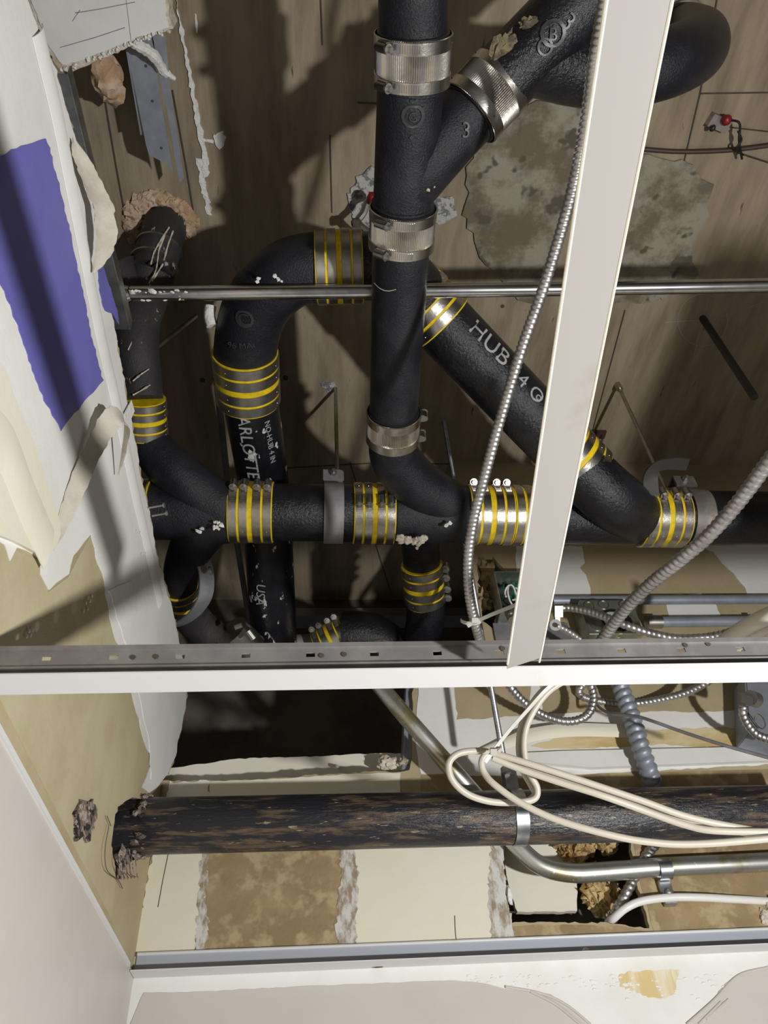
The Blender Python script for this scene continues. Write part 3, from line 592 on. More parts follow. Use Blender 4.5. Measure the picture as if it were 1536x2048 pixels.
# --- elbow + combination fitting on the main
MAINY = 1.055
mx = lambda x: aY(x, 1021 + (x - 300) * .0135, MAINY)
RM = .0555; XD = (mx(1500) - mx(400)).normalized()
cf = MB(); cf.tube([mx(742), mx(978)], RM, 48)
armp = cr([A(786, 852), A(786, 885), A(792, 918), A(820, 955, 1.058), A(862, 988, 1.056), A(915, 1018, 1.055)], 6)
cf.tube(armp, [.0415 + .006 * min(1, i / 16) for i in range(len(armp))], 48)
collar(cf, mx(932), XD, RM); collar(cf, mx(787), XD, RM)
lump = MB()
for x, y, s in ((800, 1078, .008), (815, 1080, .009), (830, 1082, .007), (842, 1080, .008), (838, 1088, .005), (834, 1096, .003), (850, 1076, .006)): lump.blob(aY(x, y, 1.03), s, .6, 2, x)
spl = MB()
for x, y, s in ((793, 953, .008), (798, 962, .005), (818, 958, .006), (822, 970, .005), (832, 950, .004), (893, 1051, .005), (900, 1047, .005)):
    rr = ray(x, y).normalized(); spl.blob(rr * (1.405 if y < 1000 else 1.437), s * .75, .9, 2, x, (1, 1, 1), 6)
T('combination_fitting', 'black elbow and wye fitting sweeping down into the middle of the main drain', 'pipe fitting', [P('body', cf, m_iron), embA('6', 779, 908, .022, A(786, 870), A(790, 915), .043), P('drip_crust', lump, m_gyp, 'tan dripping crust'), *splash_parts(spl)])
# --- main drain
pipe('main_drain_pipe', 'black main drain section with the grey strap hanger', [mx(503), mx(745)], RM, m_ironw)
pipe('main_drain_pipe', 'black main drain section running out of the picture at the right edge', [mx(1318), mx(1640)], RM, m_ironw)
coupling_heavy('yellow-striped coupling at the left end of the main drain, mostly behind drywall', mx(225), mx(304), RM, -42)
coupling_heavy('yellow-striped coupling right of the double wye, screws along its top', mx(460), mx(547), RM, -52, m=m_ss)
coupling_heavy('yellow-striped coupling with four bright screws right of the grey strap', mx(706), mx(787), RM, -22, m=m_ss)
coupling_heavy('yellow-striped coupling right of the middle elbow fitting, behind the flexible conduit', mx(933), mx(1018), RM, -82, m=m_ss)
coupling_heavy('yellow-striped coupling abutting its neighbour, half hidden by the cross tee', mx(1019), mx(1102), RM, None, m=m_ss)
coupling_heavy('yellow-striped coupling on the main drain beside the rusty strap', mx(1276), mx(1362), RM, -48, m=m_ss)
# double wye at left
dw = MB(); dw.tube([mx(300), mx(505)], [RM, RM], 48)
ua0 = aZ(288, 858, 1.15)
pu = cr([mx(470), aZ(420, 1004, 1.06), aZ(362, 955, 1.085), aZ(316, 908, 1.12), aZ(293, 872, 1.145), aZ(286, 835, 1.16)], 5)
dw.tube(pu, [.054 - .017 * min(1, max(0, (i - 3) / 15)) for i in range(len(pu))], 40)
pl_ = cr([mx(470), aZ(420, 1044, 1.045), aZ(386, 1090, 1.03), aZ(362, 1145, 1.03), aZ(362, 1190, 1.03)], 5)
dw.tube(pl_, [.054 - .019 * min(1, max(0, (i - 3) / 12)) for i in range(len(pl_))], 40)
spl = MB()
for i in range(9):
    x = 438 + random.uniform(-12, 18); y = 1052 + random.uniform(-9, 9); spl.blob(ray(x, y).normalized() * 1.432, random.uniform(.002, .005), .9, 1, i)
for i in range(8):
    x = 372 + 22 * i / 8 + random.uniform(-3, 3); y = 962 + 36 * i / 8; spl.blob(ray(x, y).normalized() * 1.452, random.uniform(.002, .0045), .9, 1, i)
for x, y in ((395, 1062), (400, 1064), (404, 1056)): spl.blob(ray(x, y).normalized() * 1.445, .004, .9, 1, x)
T('double_wye_fitting', 'scuffed black double wye with two arms at the left end of the main drain', 'pipe fitting', [P('body', dw, m_iron), *splash_parts(spl)])
coupling_heavy('yellow-striped coupling on the upper arm of the left double wye', aZ(286, 797, 1.165), aZ(291, 870, 1.145), .037, None)
coupling_heavy('small yellow-striped coupling on the lower arm of the left double wye', aZ(358, 1172, 1.03), aZ(372, 1222, 1.03), .035, None)
nl = MB()
for x, y in ((312, 1016), (318, 1032)): nl.tube([aX(x - 14, y, LX + .004), aX(x - 14, y, LX + .004) + Vector((.022, -.006, 0))], .0016, 8); nl.tube([aX(x - 14, y, LX + .004) + Vector((.022, -.006, 0)), aX(x - 14, y, LX + .004) + Vector((.024, -.0065, 0))], .004, 12)
T('drywall_nail', 'two bright nails poking out of the drywall edge beside the double wye', 'nail', [P('n', nl, m_screw)])
# stack from the slab
sk = cr([aZ(334, 440, 1.49), aZ(318, 500, 1.42), aZ(302, 550, 1.36)], 5)
pipe('stack_pipe', 'black stack pipe streaked with white drips dropping from the slab hole', sk, .041, m_ironm)
s2 = cr([aZ(303, 548, 1.365), aZ(290, 595, 1.33), aZ(276, 640, 1.28), aZ(274, 700, 1.23), aZ(280, 750, 1.20), aZ(285, 800, 1.165)], 6)
mb = MB(); mb.tube(s2, [.043 - .006 * i / len(s2) for i in range(len(s2))], 40)
mb.tube([aZ(285, 615, 1.32), aZ(262, 575, 1.34), aZ(235, 540, 1.36)], .041, 36)
T('offset_fitting', 'dirty black offset fitting of the stack behind the galvanized stud', 'pipe fitting', [P('body', mb, m_ironm)])
def onray_drip(pl, dd, r=.0022):
    m_ = MB(); m_.tube(cr([ray(x, y) * (dd + i * .0) for i, (x, y) in enumerate(pl)], 4), [r * random.uniform(.6, 1.4) for _ in range(len(pl) * 4 - 3)], 6); return m_
rg = MB(); axs = (aZ(302, 550, 1.36) - aZ(318, 500, 1.42)).normalized()
for t in (0, 1):
    c = aZ(318, 500, 1.42).lerp(aZ(308, 530, 1.385), t); rg.arc(c, axs, TOCAM(c), .042, .003, .004, 0, 360, 40)
rb = MB(); rb.tube([aZ(319, 497, 1.423), aZ(307, 532, 1.383)], .0425, 40)
T('pipe_coupling', 'dark clamp with two thin pale rims round the streaked stack pipe', 'pipe coupling', [P('sleeve', rb, m_ironm), P('rim', rg, m_ssd)])
def hitcyl(x, y, p0, p1, r):
    ad = (p1 - p0).normalized(); d = ray(x, y).normalized(); dp_ = d - ad * d.dot(ad); wp = -p0 + ad * p0.dot(ad)
    aa = dp_.dot(dp_); bb = 2 * wp.dot(dp_); c_ = wp.dot(wp) - r * r; D = max(0, bb * bb - 4 * aa * c_); return d * ((-bb - math.sqrt(D)) / (2 * aa))
dm = MB()
for pl, a0_, a1_ in (([(338, 455), (322, 480), (308, 505), (302, 528)], sk[0], sk[-1]), ([(346, 462), (336, 490), (328, 520)], sk[0], sk[-1]), ([(330, 470), (318, 500), (312, 540), (298, 566)], sk[0], sk[-1]), ([(326, 528), (312, 550), (304, 562)], sk[0], sk[-1]),
    ([(288, 612), (278, 630), (270, 650), (262, 668)], s2[6], s2[20]), ([(296, 622), (284, 650), (270, 672), (256, 700)], s2[6], s2[20]), ([(298, 738), (280, 750), (266, 762)], s2[20], s2[-1]), ([(300, 770), (284, 780), (266, 790)], s2[20], s2[-1])):
    q = [hitcyl(x, y, a0_, a1_, .043) for x, y in pl]; dm.tube(cr(q, 5), [.0014 * random.uniform(.6, 1.6) for _ in range(len(q) * 5 - 4)], 6)
T('plaster_drips', 'thin white plaster drips running down the stack pipe', 'drips', [P('d', dm, m_gyp)])
fo = MB()
rn = random.Random(3)
for i in range(60):
    an = math.radians(-10 + i * 4.0); c = aZ(323, 452, S - .002); r_ = .056 + rn.uniform(-.007, .007)
    fo.blob(c + Vector((math.cos(an) * r_, math.sin(an) * -r_ * .9, 0)), rn.uniform(.009, .016), .6, 3, i, (1, 1, .6), 2)
T('foam_collar', 'pinkish-tan ragged foam ring round the stack pipe hole in the slab', 'foam', [P('f', fo, m_foam)])
T('foam_lump', 'orange-tan rounded foam lump in the torn corner at upper left', 'foam', [P('f', MB().blob(aZ(212, 150, 1.40), .030, .35, 3, 2, (.8, 1.2, .8)).blob(aZ(226, 185, 1.42), .020, .4, 2, 5), m_foam)])
# --- four-inch drain with big elbow, crossing to the diagonal
BZ = 1.2
eb = cr([A(740, 533, BZ), A(690, 533, BZ), A(632, 535, BZ), A(580, 548, BZ), A(533, 585, BZ), A(505, 632, BZ), A(492, 690, BZ), A(491, 740, BZ), A(493, 765, BZ)], 7)
mb = MB(); mb.tube(eb[7:], .0565, 48)
collar(mb, A(631, 535, BZ), (1, 0, 0), .0565); collar(mb, A(491, 706, BZ), eb[-2] - eb[-10], .0565)
spl = MB()
for x, y in ((550, 552), (556, 558), (562, 562), (515, 562), (517, 556)): spl.blob(ray(x, y).normalized() * 1.255, .003, .9, 1, x)
T('elbow_fitting', 'big black quarter-bend elbow left of the overhead pipe', 'pipe fitting', [P('body', mb, m_iron), embA('C', 487, 640, .03, eb[34], eb[40], .057), embA('O', 489, 640, .045, eb[34], eb[40], .057), embA('96 MAR', 485, 692, .016, eb[44], eb[50], .057), *splash_parts(spl)])
coupling_heavy('yellow-striped coupling left of the overhead pipe behind the horizontal tube', A(632, 535, BZ), A(725, 533, BZ), .0565, None, m=m_ssd)
pipe('drain_pipe', 'short black pipe passing behind the overhead pipe', cr([A(690, 533, BZ), A(760, 534, BZ), A(800, 555, BZ), A(852, 612, BZ)], 6), .0555, m_ironw)
BL0, BL1 = A(492, 750, BZ), aD(550, 1310, 1.80)
BLm = aD(533, 1024, 1.655)
lowp = [BL0, A(517, 900, 1.195), BLm, BL1]
pipe('drain_pipe', 'long black pipe with white stencilled letters passing behind the main drain', cr(lowp, 6), .0525, m_ironp,
     marks=[embA('CHARLOTTE', 492, 877, .036, lowp[0], lowp[1], .0532, u=(lowp[1] - lowp[0]), m=m_ink, dp=.0004, name='stencil', lab='white stencilled maker lettering'),
            embA('NO-HUB 4 IN', 540, 885, .017, lowp[0], lowp[1], .0532, u=(lowp[1] - lowp[0]), m=m_ink, dp=.0004, name='stencil'),
            embA('USA', 520, 1190, .030, BLm, BL1, .0532, u=(lowp[1] - lowp[0]), m=m_ink, dp=.0004, name='stencil')])
coupling_heavy('broad yellow-striped coupling below the big elbow', A(490, 703, BZ), A(497, 800, BZ), .056, None, m=m_ssd)
D0, D1 = A(850, 610, BZ), aY(1143, 916, 1.0)
D1 = ray(1143, 916) * 1.44
DD = (D1 - D0).normalized()
pipe('diagonal_drain_pipe', 'black diagonal pipe marked HUB behind the cross tee', [D0, D1], RM, m_ironw,
     marks=[embA('HUB', 980, 686, .046, D0, D1, RM + .0008, u=DD, m=m_ink, dp=.0004, name='stencil', lab='white HUB lettering'), embA('4 O', 1062, 778, .038, D0, D1, RM + .0008, u=DD, m=m_ink, dp=.0004, name='stencil', lab='faint white 40 lettering'), embA('o', 1078, 794, .024, D0, D1, RM + .0008, u=DD, m=m_ink, dp=.0004, name='stencil')])
coupling_heavy('yellow-striped coupling at the upper end of the diagonal pipe', D0 - DD * .045, D0 + DD * .045, RM, None, m=m_ss)
coupling_heavy('yellow-striped coupling at the lower end of the diagonal pipe, behind the cross tee', D1 - DD * .045, D1 + DD * .045, RM, None, m=m_ss)
wm_ = MB(); wm_.tube([mx(1060), mx(1320)], RM, 48); q = cr([D1, ray(1185, 962) * 1.445, ray(1228, 1000) * 1.46, mx(1275)], 6); wm_.tube(q, [RM + .001] * len(q), 48)
collar(wm_, mx(1274), XD, RM)
mw = [P('body', wm_, m_ironw)]
for x, t_, s_ in ((1160, 'M', .02), (1190, 'USA', .018), (1230, 'O', .028), (1180, 'o', .02), (1212, 'o', .02)):
    mw.append(embA(t_, x, 1048 if t_ != 'o' else 1038, s_, mx(1060), mx(1320), RM + .0006))
T('wye_fitting', 'wet black wye where the diagonal pipe joins the main drain', 'pipe fitting', mw)
# lower centre branch
c_ = [aD(838, 1060, 1.62), aD(842, 1110, 1.66), aD(848, 1165, 1.70), aD(852, 1215, 1.72), aD(846, 1270, 1.76), aD(835, 1320, 1.8)]
pipe('drain_pipe', 'black branch dropping below the middle of the main drain', cr(c_[:3], 4), .0405, m_ironw)
mb = MB(); q = cr(c_[2:], 5); mb.tube(q, .0435, 40); T('bend_fitting', 'wet black bend below the lower centre coupling', 'pipe fitting', [P('body', mb, m_ironw)])
coupling_heavy('yellow-striped coupling on the branch below the main drain, screws at right', aD(843, 1128, 1.67), aD(851, 1203, 1.715), .041, -85, m=m_ssd)
q = cr([aD(560, 1286, 1.85), aD(640, 1280, 1.82), aD(690, 1272, 1.80), aD(740, 1275, 1.80), aD(790, 1310, 1.80)], 6)
mb = MB(); mb.tube(q[12:], .058, 40); T('bend_fitting', 'rounded black bend just above the main tee, lower centre', 'pipe fitting', [P('body', mb, m_ironw)])
coupling_heavy('yellow-striped coupling just above the main tee, its screws standing up', aD(640, 1300, 1.80), aD(697, 1268, 1.80), .045, -75, m=m_ssd)
pipe('conduit', 'grey pipe end between black pipes just above the main tee', [aD(500, 1290, 1.80), aD(640, 1286, 1.84)], .022, m_grayst)
# lower left pipes behind the drywall
pipe('drain_pipe', 'dusty black pipe slanting right under the lower left coupling', cr([aZ(366, 1205, 1.03), aD(392, 1245, 1.66), aD(430, 1280, 1.70), aD(470, 1320, 1.75)], 5), .038, m_ironm)
mb = MB(); e0 = aD(462, 1262, 1.66); e1 = aD(500, 1300, 1.69); mb.tube([e0, e1], .039, 36)
sc = MB(); sc.tube([aD(496, 1262, 1.58), aD(508, 1278, 1.58)], .007, 8); sc.tube([aD(470, 1255, 1.58), aD(484, 1250, 1.58)], .006, 8)
T('pipe_coupling', 'shiny chrome clamp at the end of the slanting pipe above the main tee', 'pipe coupling', [P('sleeve', mb, m_ss), P('screw', sc, m_screw)])
stp = MB(); stp.ribbon([(p, fwd * .6 + right * .5) for p in cr([aD(404, 1118, 1.50), aD(412, 1150, 1.50), aD(410, 1190, 1.50), aD(392, 1222, 1.51), aD(365, 1244, 1.53), aD(345, 1252, 1.55)], 6)], .034, .003, 0, 3)
stp.tube([aD(418, 1142, 1.47), aD(424, 1140, 1.47)], .008, 12)
T('strap_hanger', 'grey strap hanger looped under the lower left coupling', 'hanger', [P('strap', stp, m_grayst)])
# ================================================================ HANGERS
def hanger(label, px, m, wdt, base_px, base_py, rodr, bolt_side, topz):
    c = mx(px); ref = TOCAM(c); s = MB(); s.arc(c, XD, (0, 0, 1), RM + .001, .003, wdt, 24, 336, 44)
    br = MB(); zt_ = c.z + topz; hw_ = wdt * .55
    for sgn in (-1, 1):
        p = c + Vector((0, sgn * (RM + .002) * math.sin(math.radians(24)), (RM + .002) * math.cos(math.radians(24))))
        s.obox((p + Vector((c.x, p.y, zt_))) / 2, (XD, (0, 1, 0), (0, 0, 1)), (wdt / 2, .0018, (zt_ - p.z) / 2))
    br.obox(Vector((c.x, c.y, zt_ - .001)), (XD, (0, 1, 0), (0, 0, 1)), (hw_, .028, .002))
    br.obox(Vector((c.x, c.y - .028, zt_ - .014)), (XD, (0, 1, 0), (0, 0, 1)), (hw_, .002, .014))
    b = MB(); bc = Vector((c.x, c.y - .030, zt_ - .013)); b.tube([bc, bc - Vector((0, .006, 0))], .007, 6); b.tube([bc - Vector((0, .006, 0)), bc - Vector((0, .012, 0))], .0035, 10)
    return T('strap_hanger', label, 'hanger', [P('strap', s, m), P('top_bracket', br, m, None, [P('bolt', b, m_screw)])])
def rod(label, base, z1, r, m, cat='rod', nut=True, coup=False):
    b = Vector(base); mb = MB(); n = int((b.z - z1) / .0008)
    mb.tube([b, Vector((b.x, b.y, z1))], r, 12)
    parts = [P('rod', mb, m)]
    if coup: q = MB(); q.tube([b, b - Vector((0, 0, .022))], r * 1.9, 6); parts.append(P('rod_coupling', q, m_hous))
    if nut: q = MB(); q.tube([Vector((b.x, b.y, z1 + .004)), Vector((b.x, b.y, z1 + .012))], r * 2, 6); parts.append(P('nut', q, m_screw))
    return T('threaded_rod', label, cat, parts)
hanger('grey painted strap hanger round the left part of the main drain', 667, m_grayst, .037, 0, 0, 0, 0, .092)
hanger('rust-spotted steel strap hanger round the right part of the main drain', 1386, m_rusty, .040, 0, 0, 0, 0, .092)
def vertrod(px, py): return aZ(px, py, S)
b = vertrod(671, 775); rod('steel rod dropping from the slab to the grey strap hanger', b, mx(667).z + .09, .0042, m_ssd, coup=False)
b = vertrod(1235, 768); rod('steel rod dropping from the slab to the rusty strap hanger', b, mx(1386).z + .0, .0042, m_ssd, coup=True, nut=False)
# offset arm from the rod to the rusty strap
oa = MB(); e = Vector((b.x, b.y, mx(1386).z + .105)); q = [aD(1304, 940, 1.45), aD(1322, 930, 1.43), aD(1350, 928, 1.42), aD(1372, 932, 1.41)]
q = cr([aD(1304, 990, 1.46), aD(1302, 955, 1.45), aD(1316, 934, 1.44), aD(1345, 928, 1.43), aD(1376, 930, 1.42)], 5)
oa.ribbon([(p, IR.lerp(fwd * .7 - IU * .7, min(1, max(0, (i - 4) / 8)))) for i, p in enumerate(q)], .028, .003, 0, 3)
T('hanger_arm', 'bent dark steel arm joining the right strap hanger to its rod', 'hanger', [P('arm', oa, m_blackr)])
b = vertrod(1405, 636); rod('thick dark rod hanging free from the slab at right', b, aX(1508, 797, b.x).z, .0078, m_blackr, nut=False)
b = vertrod(886, 835); b.y = 1.165; b = aY(886, 835, 1.165)
b.z = S; zr = .60
tr_ = MB(); n = int((b.z - zr) / .0022)
pts = [Vector((b.x, b.y, b.z - (b.z - zr) * i / (n * 2))) for i in range(n * 2 + 1)]
tr_.tube(pts, [.0046 if i % 2 else .0054 for i in range(len(pts))], 12)
T('threaded_rod', 'long thin threaded rod from the slab down to the strap round the old pipe', 'rod', [P('rod', tr_, m_galv)])
ROD = b
b = aZ(318, 640, S); T('threaded_rod', 'short pale rod slanting behind the stack pipe', 'rod', [P('r', MB().tube([aD(392, 632, 1.62), aD(300, 706, 1.48)], .0045, 10), m_ssd)])
T('tube', 'thin grey tube standing behind the stencilled pipe', 'tube', [P('t', MB().tube([aD(428, 716, 1.60), aD(458, 985, 1.75), aD(500, 1250, 1.95)], .007, 12), m_grayst)])
# clamp remains on slab
ty = MB(); ty.tube(cr([aZ(1178, 868, 1.47), aZ(1192, 878, 1.44), aZ(1202, 895, 1.42), aZ(1196, 905, 1.42)]), .003, 6); ty.tube(cr([aZ(1205, 870, 1.47), aZ(1204, 890, 1.44), aZ(1208, 900, 1.43)]), .002, 6); ty.obox(aZ(1195, 869, S - .006), ((1, 0, 0), (0, 1, 0), (0, 0, 1)), (.02, .012, .003))
T('wire_tie', 'rusty twisted tie hanging from the slab beside the rod', 'wire', [P('w', ty, m_copper)])
# ================================================================ OLD PIPE
OY = 1.18
ox = lambda x: aY(x, 1653 - (x - 235) * .0232, OY)
RO = .0405
e = ox(232); e.x = LX - .004
op = MB(); n = 60; e2 = e - Vector((.06, 0, 0)); pts = [e2.lerp(ox(1640), i / n) for i in range(n + 1)]; op.tube(pts, RO, 48)
T('old_drain_pipe', 'old black pipe with flaking rusty skin running across below the main tee', 'pipe', [P('barrel', op, m_old)])
fr = MB(); rn = random.Random(2)
for i in range(26):
    an = rn.uniform(0, 6.28); r_ = RO + rn.uniform(-.002, .006); c = e + Vector((rn.uniform(.0, .016), math.cos(an) * r_, math.sin(an) * r_)); fr.blob(c, rn.uniform(.002, .006), .9, 1, i, (1.6, 1, 1))
for x, y, s in ((240, 1712, .011), (246, 1728, .009), (238, 1742, .008), (252, 1718, .010)): fr.blob(aX(x, y, LX + .003), s, .9, 2, x, (.5, 1, 1.2), 5)
for i in range(6): x = 235 + i * 7; fr.tube(cr([aX(x, 1710, LX + .01), aX(x + 4, 1735 + i * 3, LX + .012), aX(x + 6, 1760 - i, LX + .004)], 4), .0007, 4)
T('wall_debris', 'splintered dark debris round the old pipe where it enters the left wall', 'debris', [P('d', fr, m_bark)])
hr = MB(); hr.tube(cr([aX(214, 1632, LX + .004), aX(222, 1652, LX + .004)]), .0005, 4); hr.tube(cr([aX(218, 1650, LX + .004), aX(210, 1700, LX + .006), aX(214, 1740, LX + .006), aX(236, 1760, LX + .004), aX(245, 1777, LX + .004)]), .0005, 4)
hr.tube(cr([aY(262, 1700), aY(268, 1715), aY(276, 1727)]), .0005, 4); hr.tube(cr([aY(258, 1716), aY(266, 1728), aY(272, 1736)]), .0005, 4)
T('loose_fibres', 'thin dark fibres hanging by the left end of the old pipe', 'fibres', [P('f', hr, m_seam)])
# strap round the old pipe
sc_ = ox(996); sc_.x = ROD.x + .008
s = MB(); s.arc(sc_, (1, 0, 0), (0, 0, 1), RO + .0008, .0014, .020, 14, 346, 40)
zt_ = aY(985, 1525, 1.15).z
s.obox(Vector((sc_.x, sc_.y - .011, (zt_ + sc_.z + RO) / 2)), ((1, 0, 0), (0, 1, 0), (0, 0, 1)), (.010, .0008, (zt_ - sc_.z - RO) / 2 + .003))
s.obox(Vector((sc_.x, sc_.y + .011, (zt_ + sc_.z + RO) / 2)), ((1, 0, 0), (0, 1, 0), (0, 0, 1)), (.010, .0008, (zt_ - sc_.z - RO) / 2 + .003))
s.obox(Vector((sc_.x, sc_.y, zt_)), ((1, 0, 0), (0, 1, 0), (0, 0, 1)), (.010, .012, .0008))
T('strap_hanger', 'thin galvanized strap holding the old pipe under the cable bundle', 'hanger', [P('strap', s, m_galv), P('nut', MB().tube([Vector((ROD.x, ROD.y, zt_ - .012)), Vector((ROD.x, ROD.y, zt_ - .002))], .008, 6), m_screw)])
# ================================================================ CONDUITS
ez = 1.117
mb = MB(); mb.tube([A(262, 587, ez), A(360, 587, ez), A(1120, 578, ez), A(1700, 568, ez)], .0115, 28); mb.tube([A(248, 590, ez), A(262, 587, ez)], [.016, .0115], 16)
pd = MB(); rn = random.Random(4)
for i in range(40): x = 262 + rn.random() ** 1.3 * 110; pd.blob(A(x, 589 + rn.uniform(-9, 11), ez - .0095), rn.uniform(.001, .004), .9, 1, i, (1.5, 1, .5))
T('metal_conduit', 'shiny horizontal steel tube crossing behind the overhead pipe', 'conduit', [P('tube', mb, mat('chromed_tube', (.62, .63, .64), .2, 1., c2=(.5, .5, .5), scale=30)), P('plaster_crust', pd, m_fluff, 'white plaster splashes at the left end')])
q = cr([aD(742, 1350, 1.40), aY(800, 1420, 1.19), aY(870, 1500, 1.21), aY(945, 1585, 1.24), aY(1000, 1650, 1.262), aY(1045, 1702, 1.268), aY(1085, 1733, 1.270), aY(1140, 1746, 1.270), aY(1200, 1744, 1.270), aY(1320, 1735, 1.270), aY(1440, 1729, 1.270), aY(1620, 1720, 1.270)], 8)
mb = MB(); mb.tube(q, .0148, 28)
cp = aY(1326, 1738, 1.270); xd2 = (aY(1440, 1729, 1.27) - aY(1200, 1744, 1.27)).normalized()
T('metal_conduit', 'galvanized conduit sweeping behind the old pipe and along the back wall', 'conduit', [P('tube', mb, m_galvy)])
mb = MB(); mb.arc(cp, xd2, (0, -1, 0), .0155, .0012, .021, -100, 100, 24); mb.box(cp + Vector((-.009, .008, -.052)), cp + Vector((.010, .0185, -.014)))
sc2 = MB(); sc2.blob(cp + Vector((.001, .006, -.034)), .0065, 0, 2, 0, (1, .6, 1))
T('conduit_clamp', 'one-hole steel clamp fixing the galvanized conduit to the back wall', 'clamp', [P('strap', mb, m_galv), P('screw', sc2, m_screw)])
YC = 1.272
for x0, yy, lab in ((1105, 1201, 'upper of two dark steel conduits along the wall above the main tee'), (1300, 1244, 'lower of two dark steel conduits, running right from the zinc box')):
    mb = MB(); mb.tube([aY(x0, yy, YC), aY(1640, yy - 3, YC)], .0105 if x0 < 1200 else .0115, 20)
    ps = [P('tube', mb, m_galvd)]
    if x0 > 1200: ps.append(P('connector', MB().tube([aY(1293, 1244, YC), aY(1322, 1244, YC)], .0145, 20), m_ssd, 'pale connector'))
    if x0 > 1200: ps.append(P('connector', MB().tube([aY(1500, 1242, YC), aY(1512, 1242, YC)], .0145, 20), m_ssd))
    T('metal_conduit', lab, 'conduit', ps)
def flexi(name, label, pts, r, pitch, m=m_flex, seg=12, n=8, amp=.16, group=None, step=5):
    c = resample(cr(pts, n), pitch / step); mb = MB()
    mb.tube(c, r, seg, True, fn=lambda L, k: 1 - amp * (.5 - .5 * math.cos(2 * math.pi * (L / pitch - k))) ** 2)
    return T(name, label, 'flexible conduit', [P('jacket', mb, m)], group)
flexi('flexible_conduit', 'long flexible steel conduit hanging left of the cross tee down to the zip tie',
      [aD(1216, -60, .78), aD(1206, 20, .80), aD(1190, 110, .82), aD(1172, 240, .86), aD(1142, 390, .90), aD(1092, 560, .94), aD(1046, 690, .97), aD(1006, 820, 1.0), aD(970, 950, 1.03), aD(945, 1050, 1.06), aD(936, 1130, 1.08), aD(940, 1200, 1.10), aD(955, 1265, 1.13), aD(975, 1320, 1.2)], .0073, .0065)
flexi('flexible_conduit', 'thick flexible steel conduit slanting in from the right edge',
      [aD(1600, 845, .80), aD(1536, 925, .84), aD(1480, 1000, .88), aD(1420, 1068, .92), aD(1360, 1120, .96), aD(1310, 1160, 1.0), aD(1262, 1205, 1.05), aD(1225, 1250, 1.1), aD(1190, 1300, 1.15)], .0088, .0085)
flexi('flexible_conduit', 'thin flexible conduit sagging right from the box connector', [aD(1112, 1216, 1.50), aD(1145, 1216, 1.49), aD(1190, 1226, 1.46), aD(1240, 1246, 1.42), aD(1300, 1266, 1.40), aD(1360, 1277, 1.38), aD(1430, 1272, 1.36), aD(1490, 1254, 1.32), aD(1560, 1222, 1.25)], .0082, .009)
flexi('flexible_conduit', 'flexible conduit from the round connector looping under the main tee', [aD(1112, 1251, 1.48), aD(1135, 1262, 1.48), aD(1165, 1284, 1.48), aD(1200, 1320, 1.49), aD(1196, 1360, 1.50), aD(1165, 1370, 1.50), aD(1160, 1390, 1.50), aD(1195, 1402, 1.50), aD(1250, 1408, 1.50), aD(1310, 1401, 1.49), aD(1370, 1386, 1.47), aD(1420, 1360, 1.45), aD(1450, 1330, 1.45)], .0078, .008)
flexi('flexible_conduit', 'flexible conduit loop hanging just below the main tee', [aD(1000, 1340, 1.38), aD(1022, 1376, 1.38), aD(1052, 1408, 1.39), aD(1090, 1432, 1.40), aD(1135, 1443, 1.40), aD(1172, 1432, 1.40), aD(1187, 1400, 1.41), aD(1178, 1365, 1.42), aD(1150, 1340, 1.42)], .0080, .008)
flexi('flexible_conduit', 'coarse thick flexible conduit dropping behind the old pipe', [aY(1225, 1320, 1.23), aY(1240, 1370, 1.24), aY(1262, 1430, 1.245), aY(1283, 1500, 1.25), aY(1300, 1550, 1.27), aY(1308, 1575, 1.31), aY(1312, 1590, 1.35)], .0175, .0145, m_galvd, 16, 8, .2)
flexi('flexible_conduit', 'flexible conduit coming out below the old pipe into the wall hole', [aY(1335, 1650, 1.262), aY(1322, 1676, 1.255), aY(1295, 1708, 1.285), aY(1272, 1750, 1.292), aY(1248, 1795, 1.292), aY(1228, 1832, 1.315), aY(1222, 1850, 1.34)], .0085, .0095, m_flex)
flexi('flexible_conduit', 'short flexible conduit entering the grey box at the right edge', [aD(1487, 1412, 1.36), aD(1486, 1428, 1.36), aD(1496, 1450, 1.36), aD(1515, 1470, 1.36), aD(1545, 1480, 1.36)], .0078, .0085)
def cable(name, label, pts, r, m, group=None, cat='cable', extra=(), flatk=None, n=8):
    mb = MB(); mb.tube(cr(pts, n), r, 12); return T(name, label, cat, [P('sheath', mb, m)] + list(extra), group)
dd = lambda pl: [aD(x, y, z) for x, y, z in pl]
cable('sheathed_cable', 'cream cable curling down from the main tee and round the loop, printed side', dd([(1150, 1350, 1.02), (1095, 1385, 1.01), (1058, 1440, 1.0), (1048, 1490, .99), (1056, 1540, .98), (1074, 1575, .975), (1068, 1598, .97), (1030, 1605, .965), (980, 1603, .96), (935, 1588, .955), (905, 1560, .955), (898, 1528, .96), (915, 1508, .965), (950, 1502, .97), (985, 1506, .97), (1060, 1528, .96), (1160, 1560, .95), (1280, 1600, .94), (1400, 1640, .93), (1620, 1680, .92)]), .0042, m_romex)
cable('sheathed_cable', 'cream cable at the inner side of the hanging bend', dd([(1135, 1350, 1.03), (1082, 1385, 1.02), (1047, 1440, 1.01), (1038, 1490, 1.0), (1044, 1535, .99), (1062, 1570, .985), (1070, 1588, .98), (1056, 1602, .975), (1035, 1607, .975)]), .0042, m_romex)
cable('sheathed_cable', 'lowest cream cable drooping in front of the old pipe', dd([(1000, 1505, .975), (972, 1510, .97), (963, 1526, .965), (970, 1548, .96), (990, 1570, .95), (1040, 1605, .94), (1110, 1638, .93), (1200, 1665, .92), (1290, 1683, .915), (1400, 1688, .91), (1620, 1670, .90)]), .0042, m_romex)
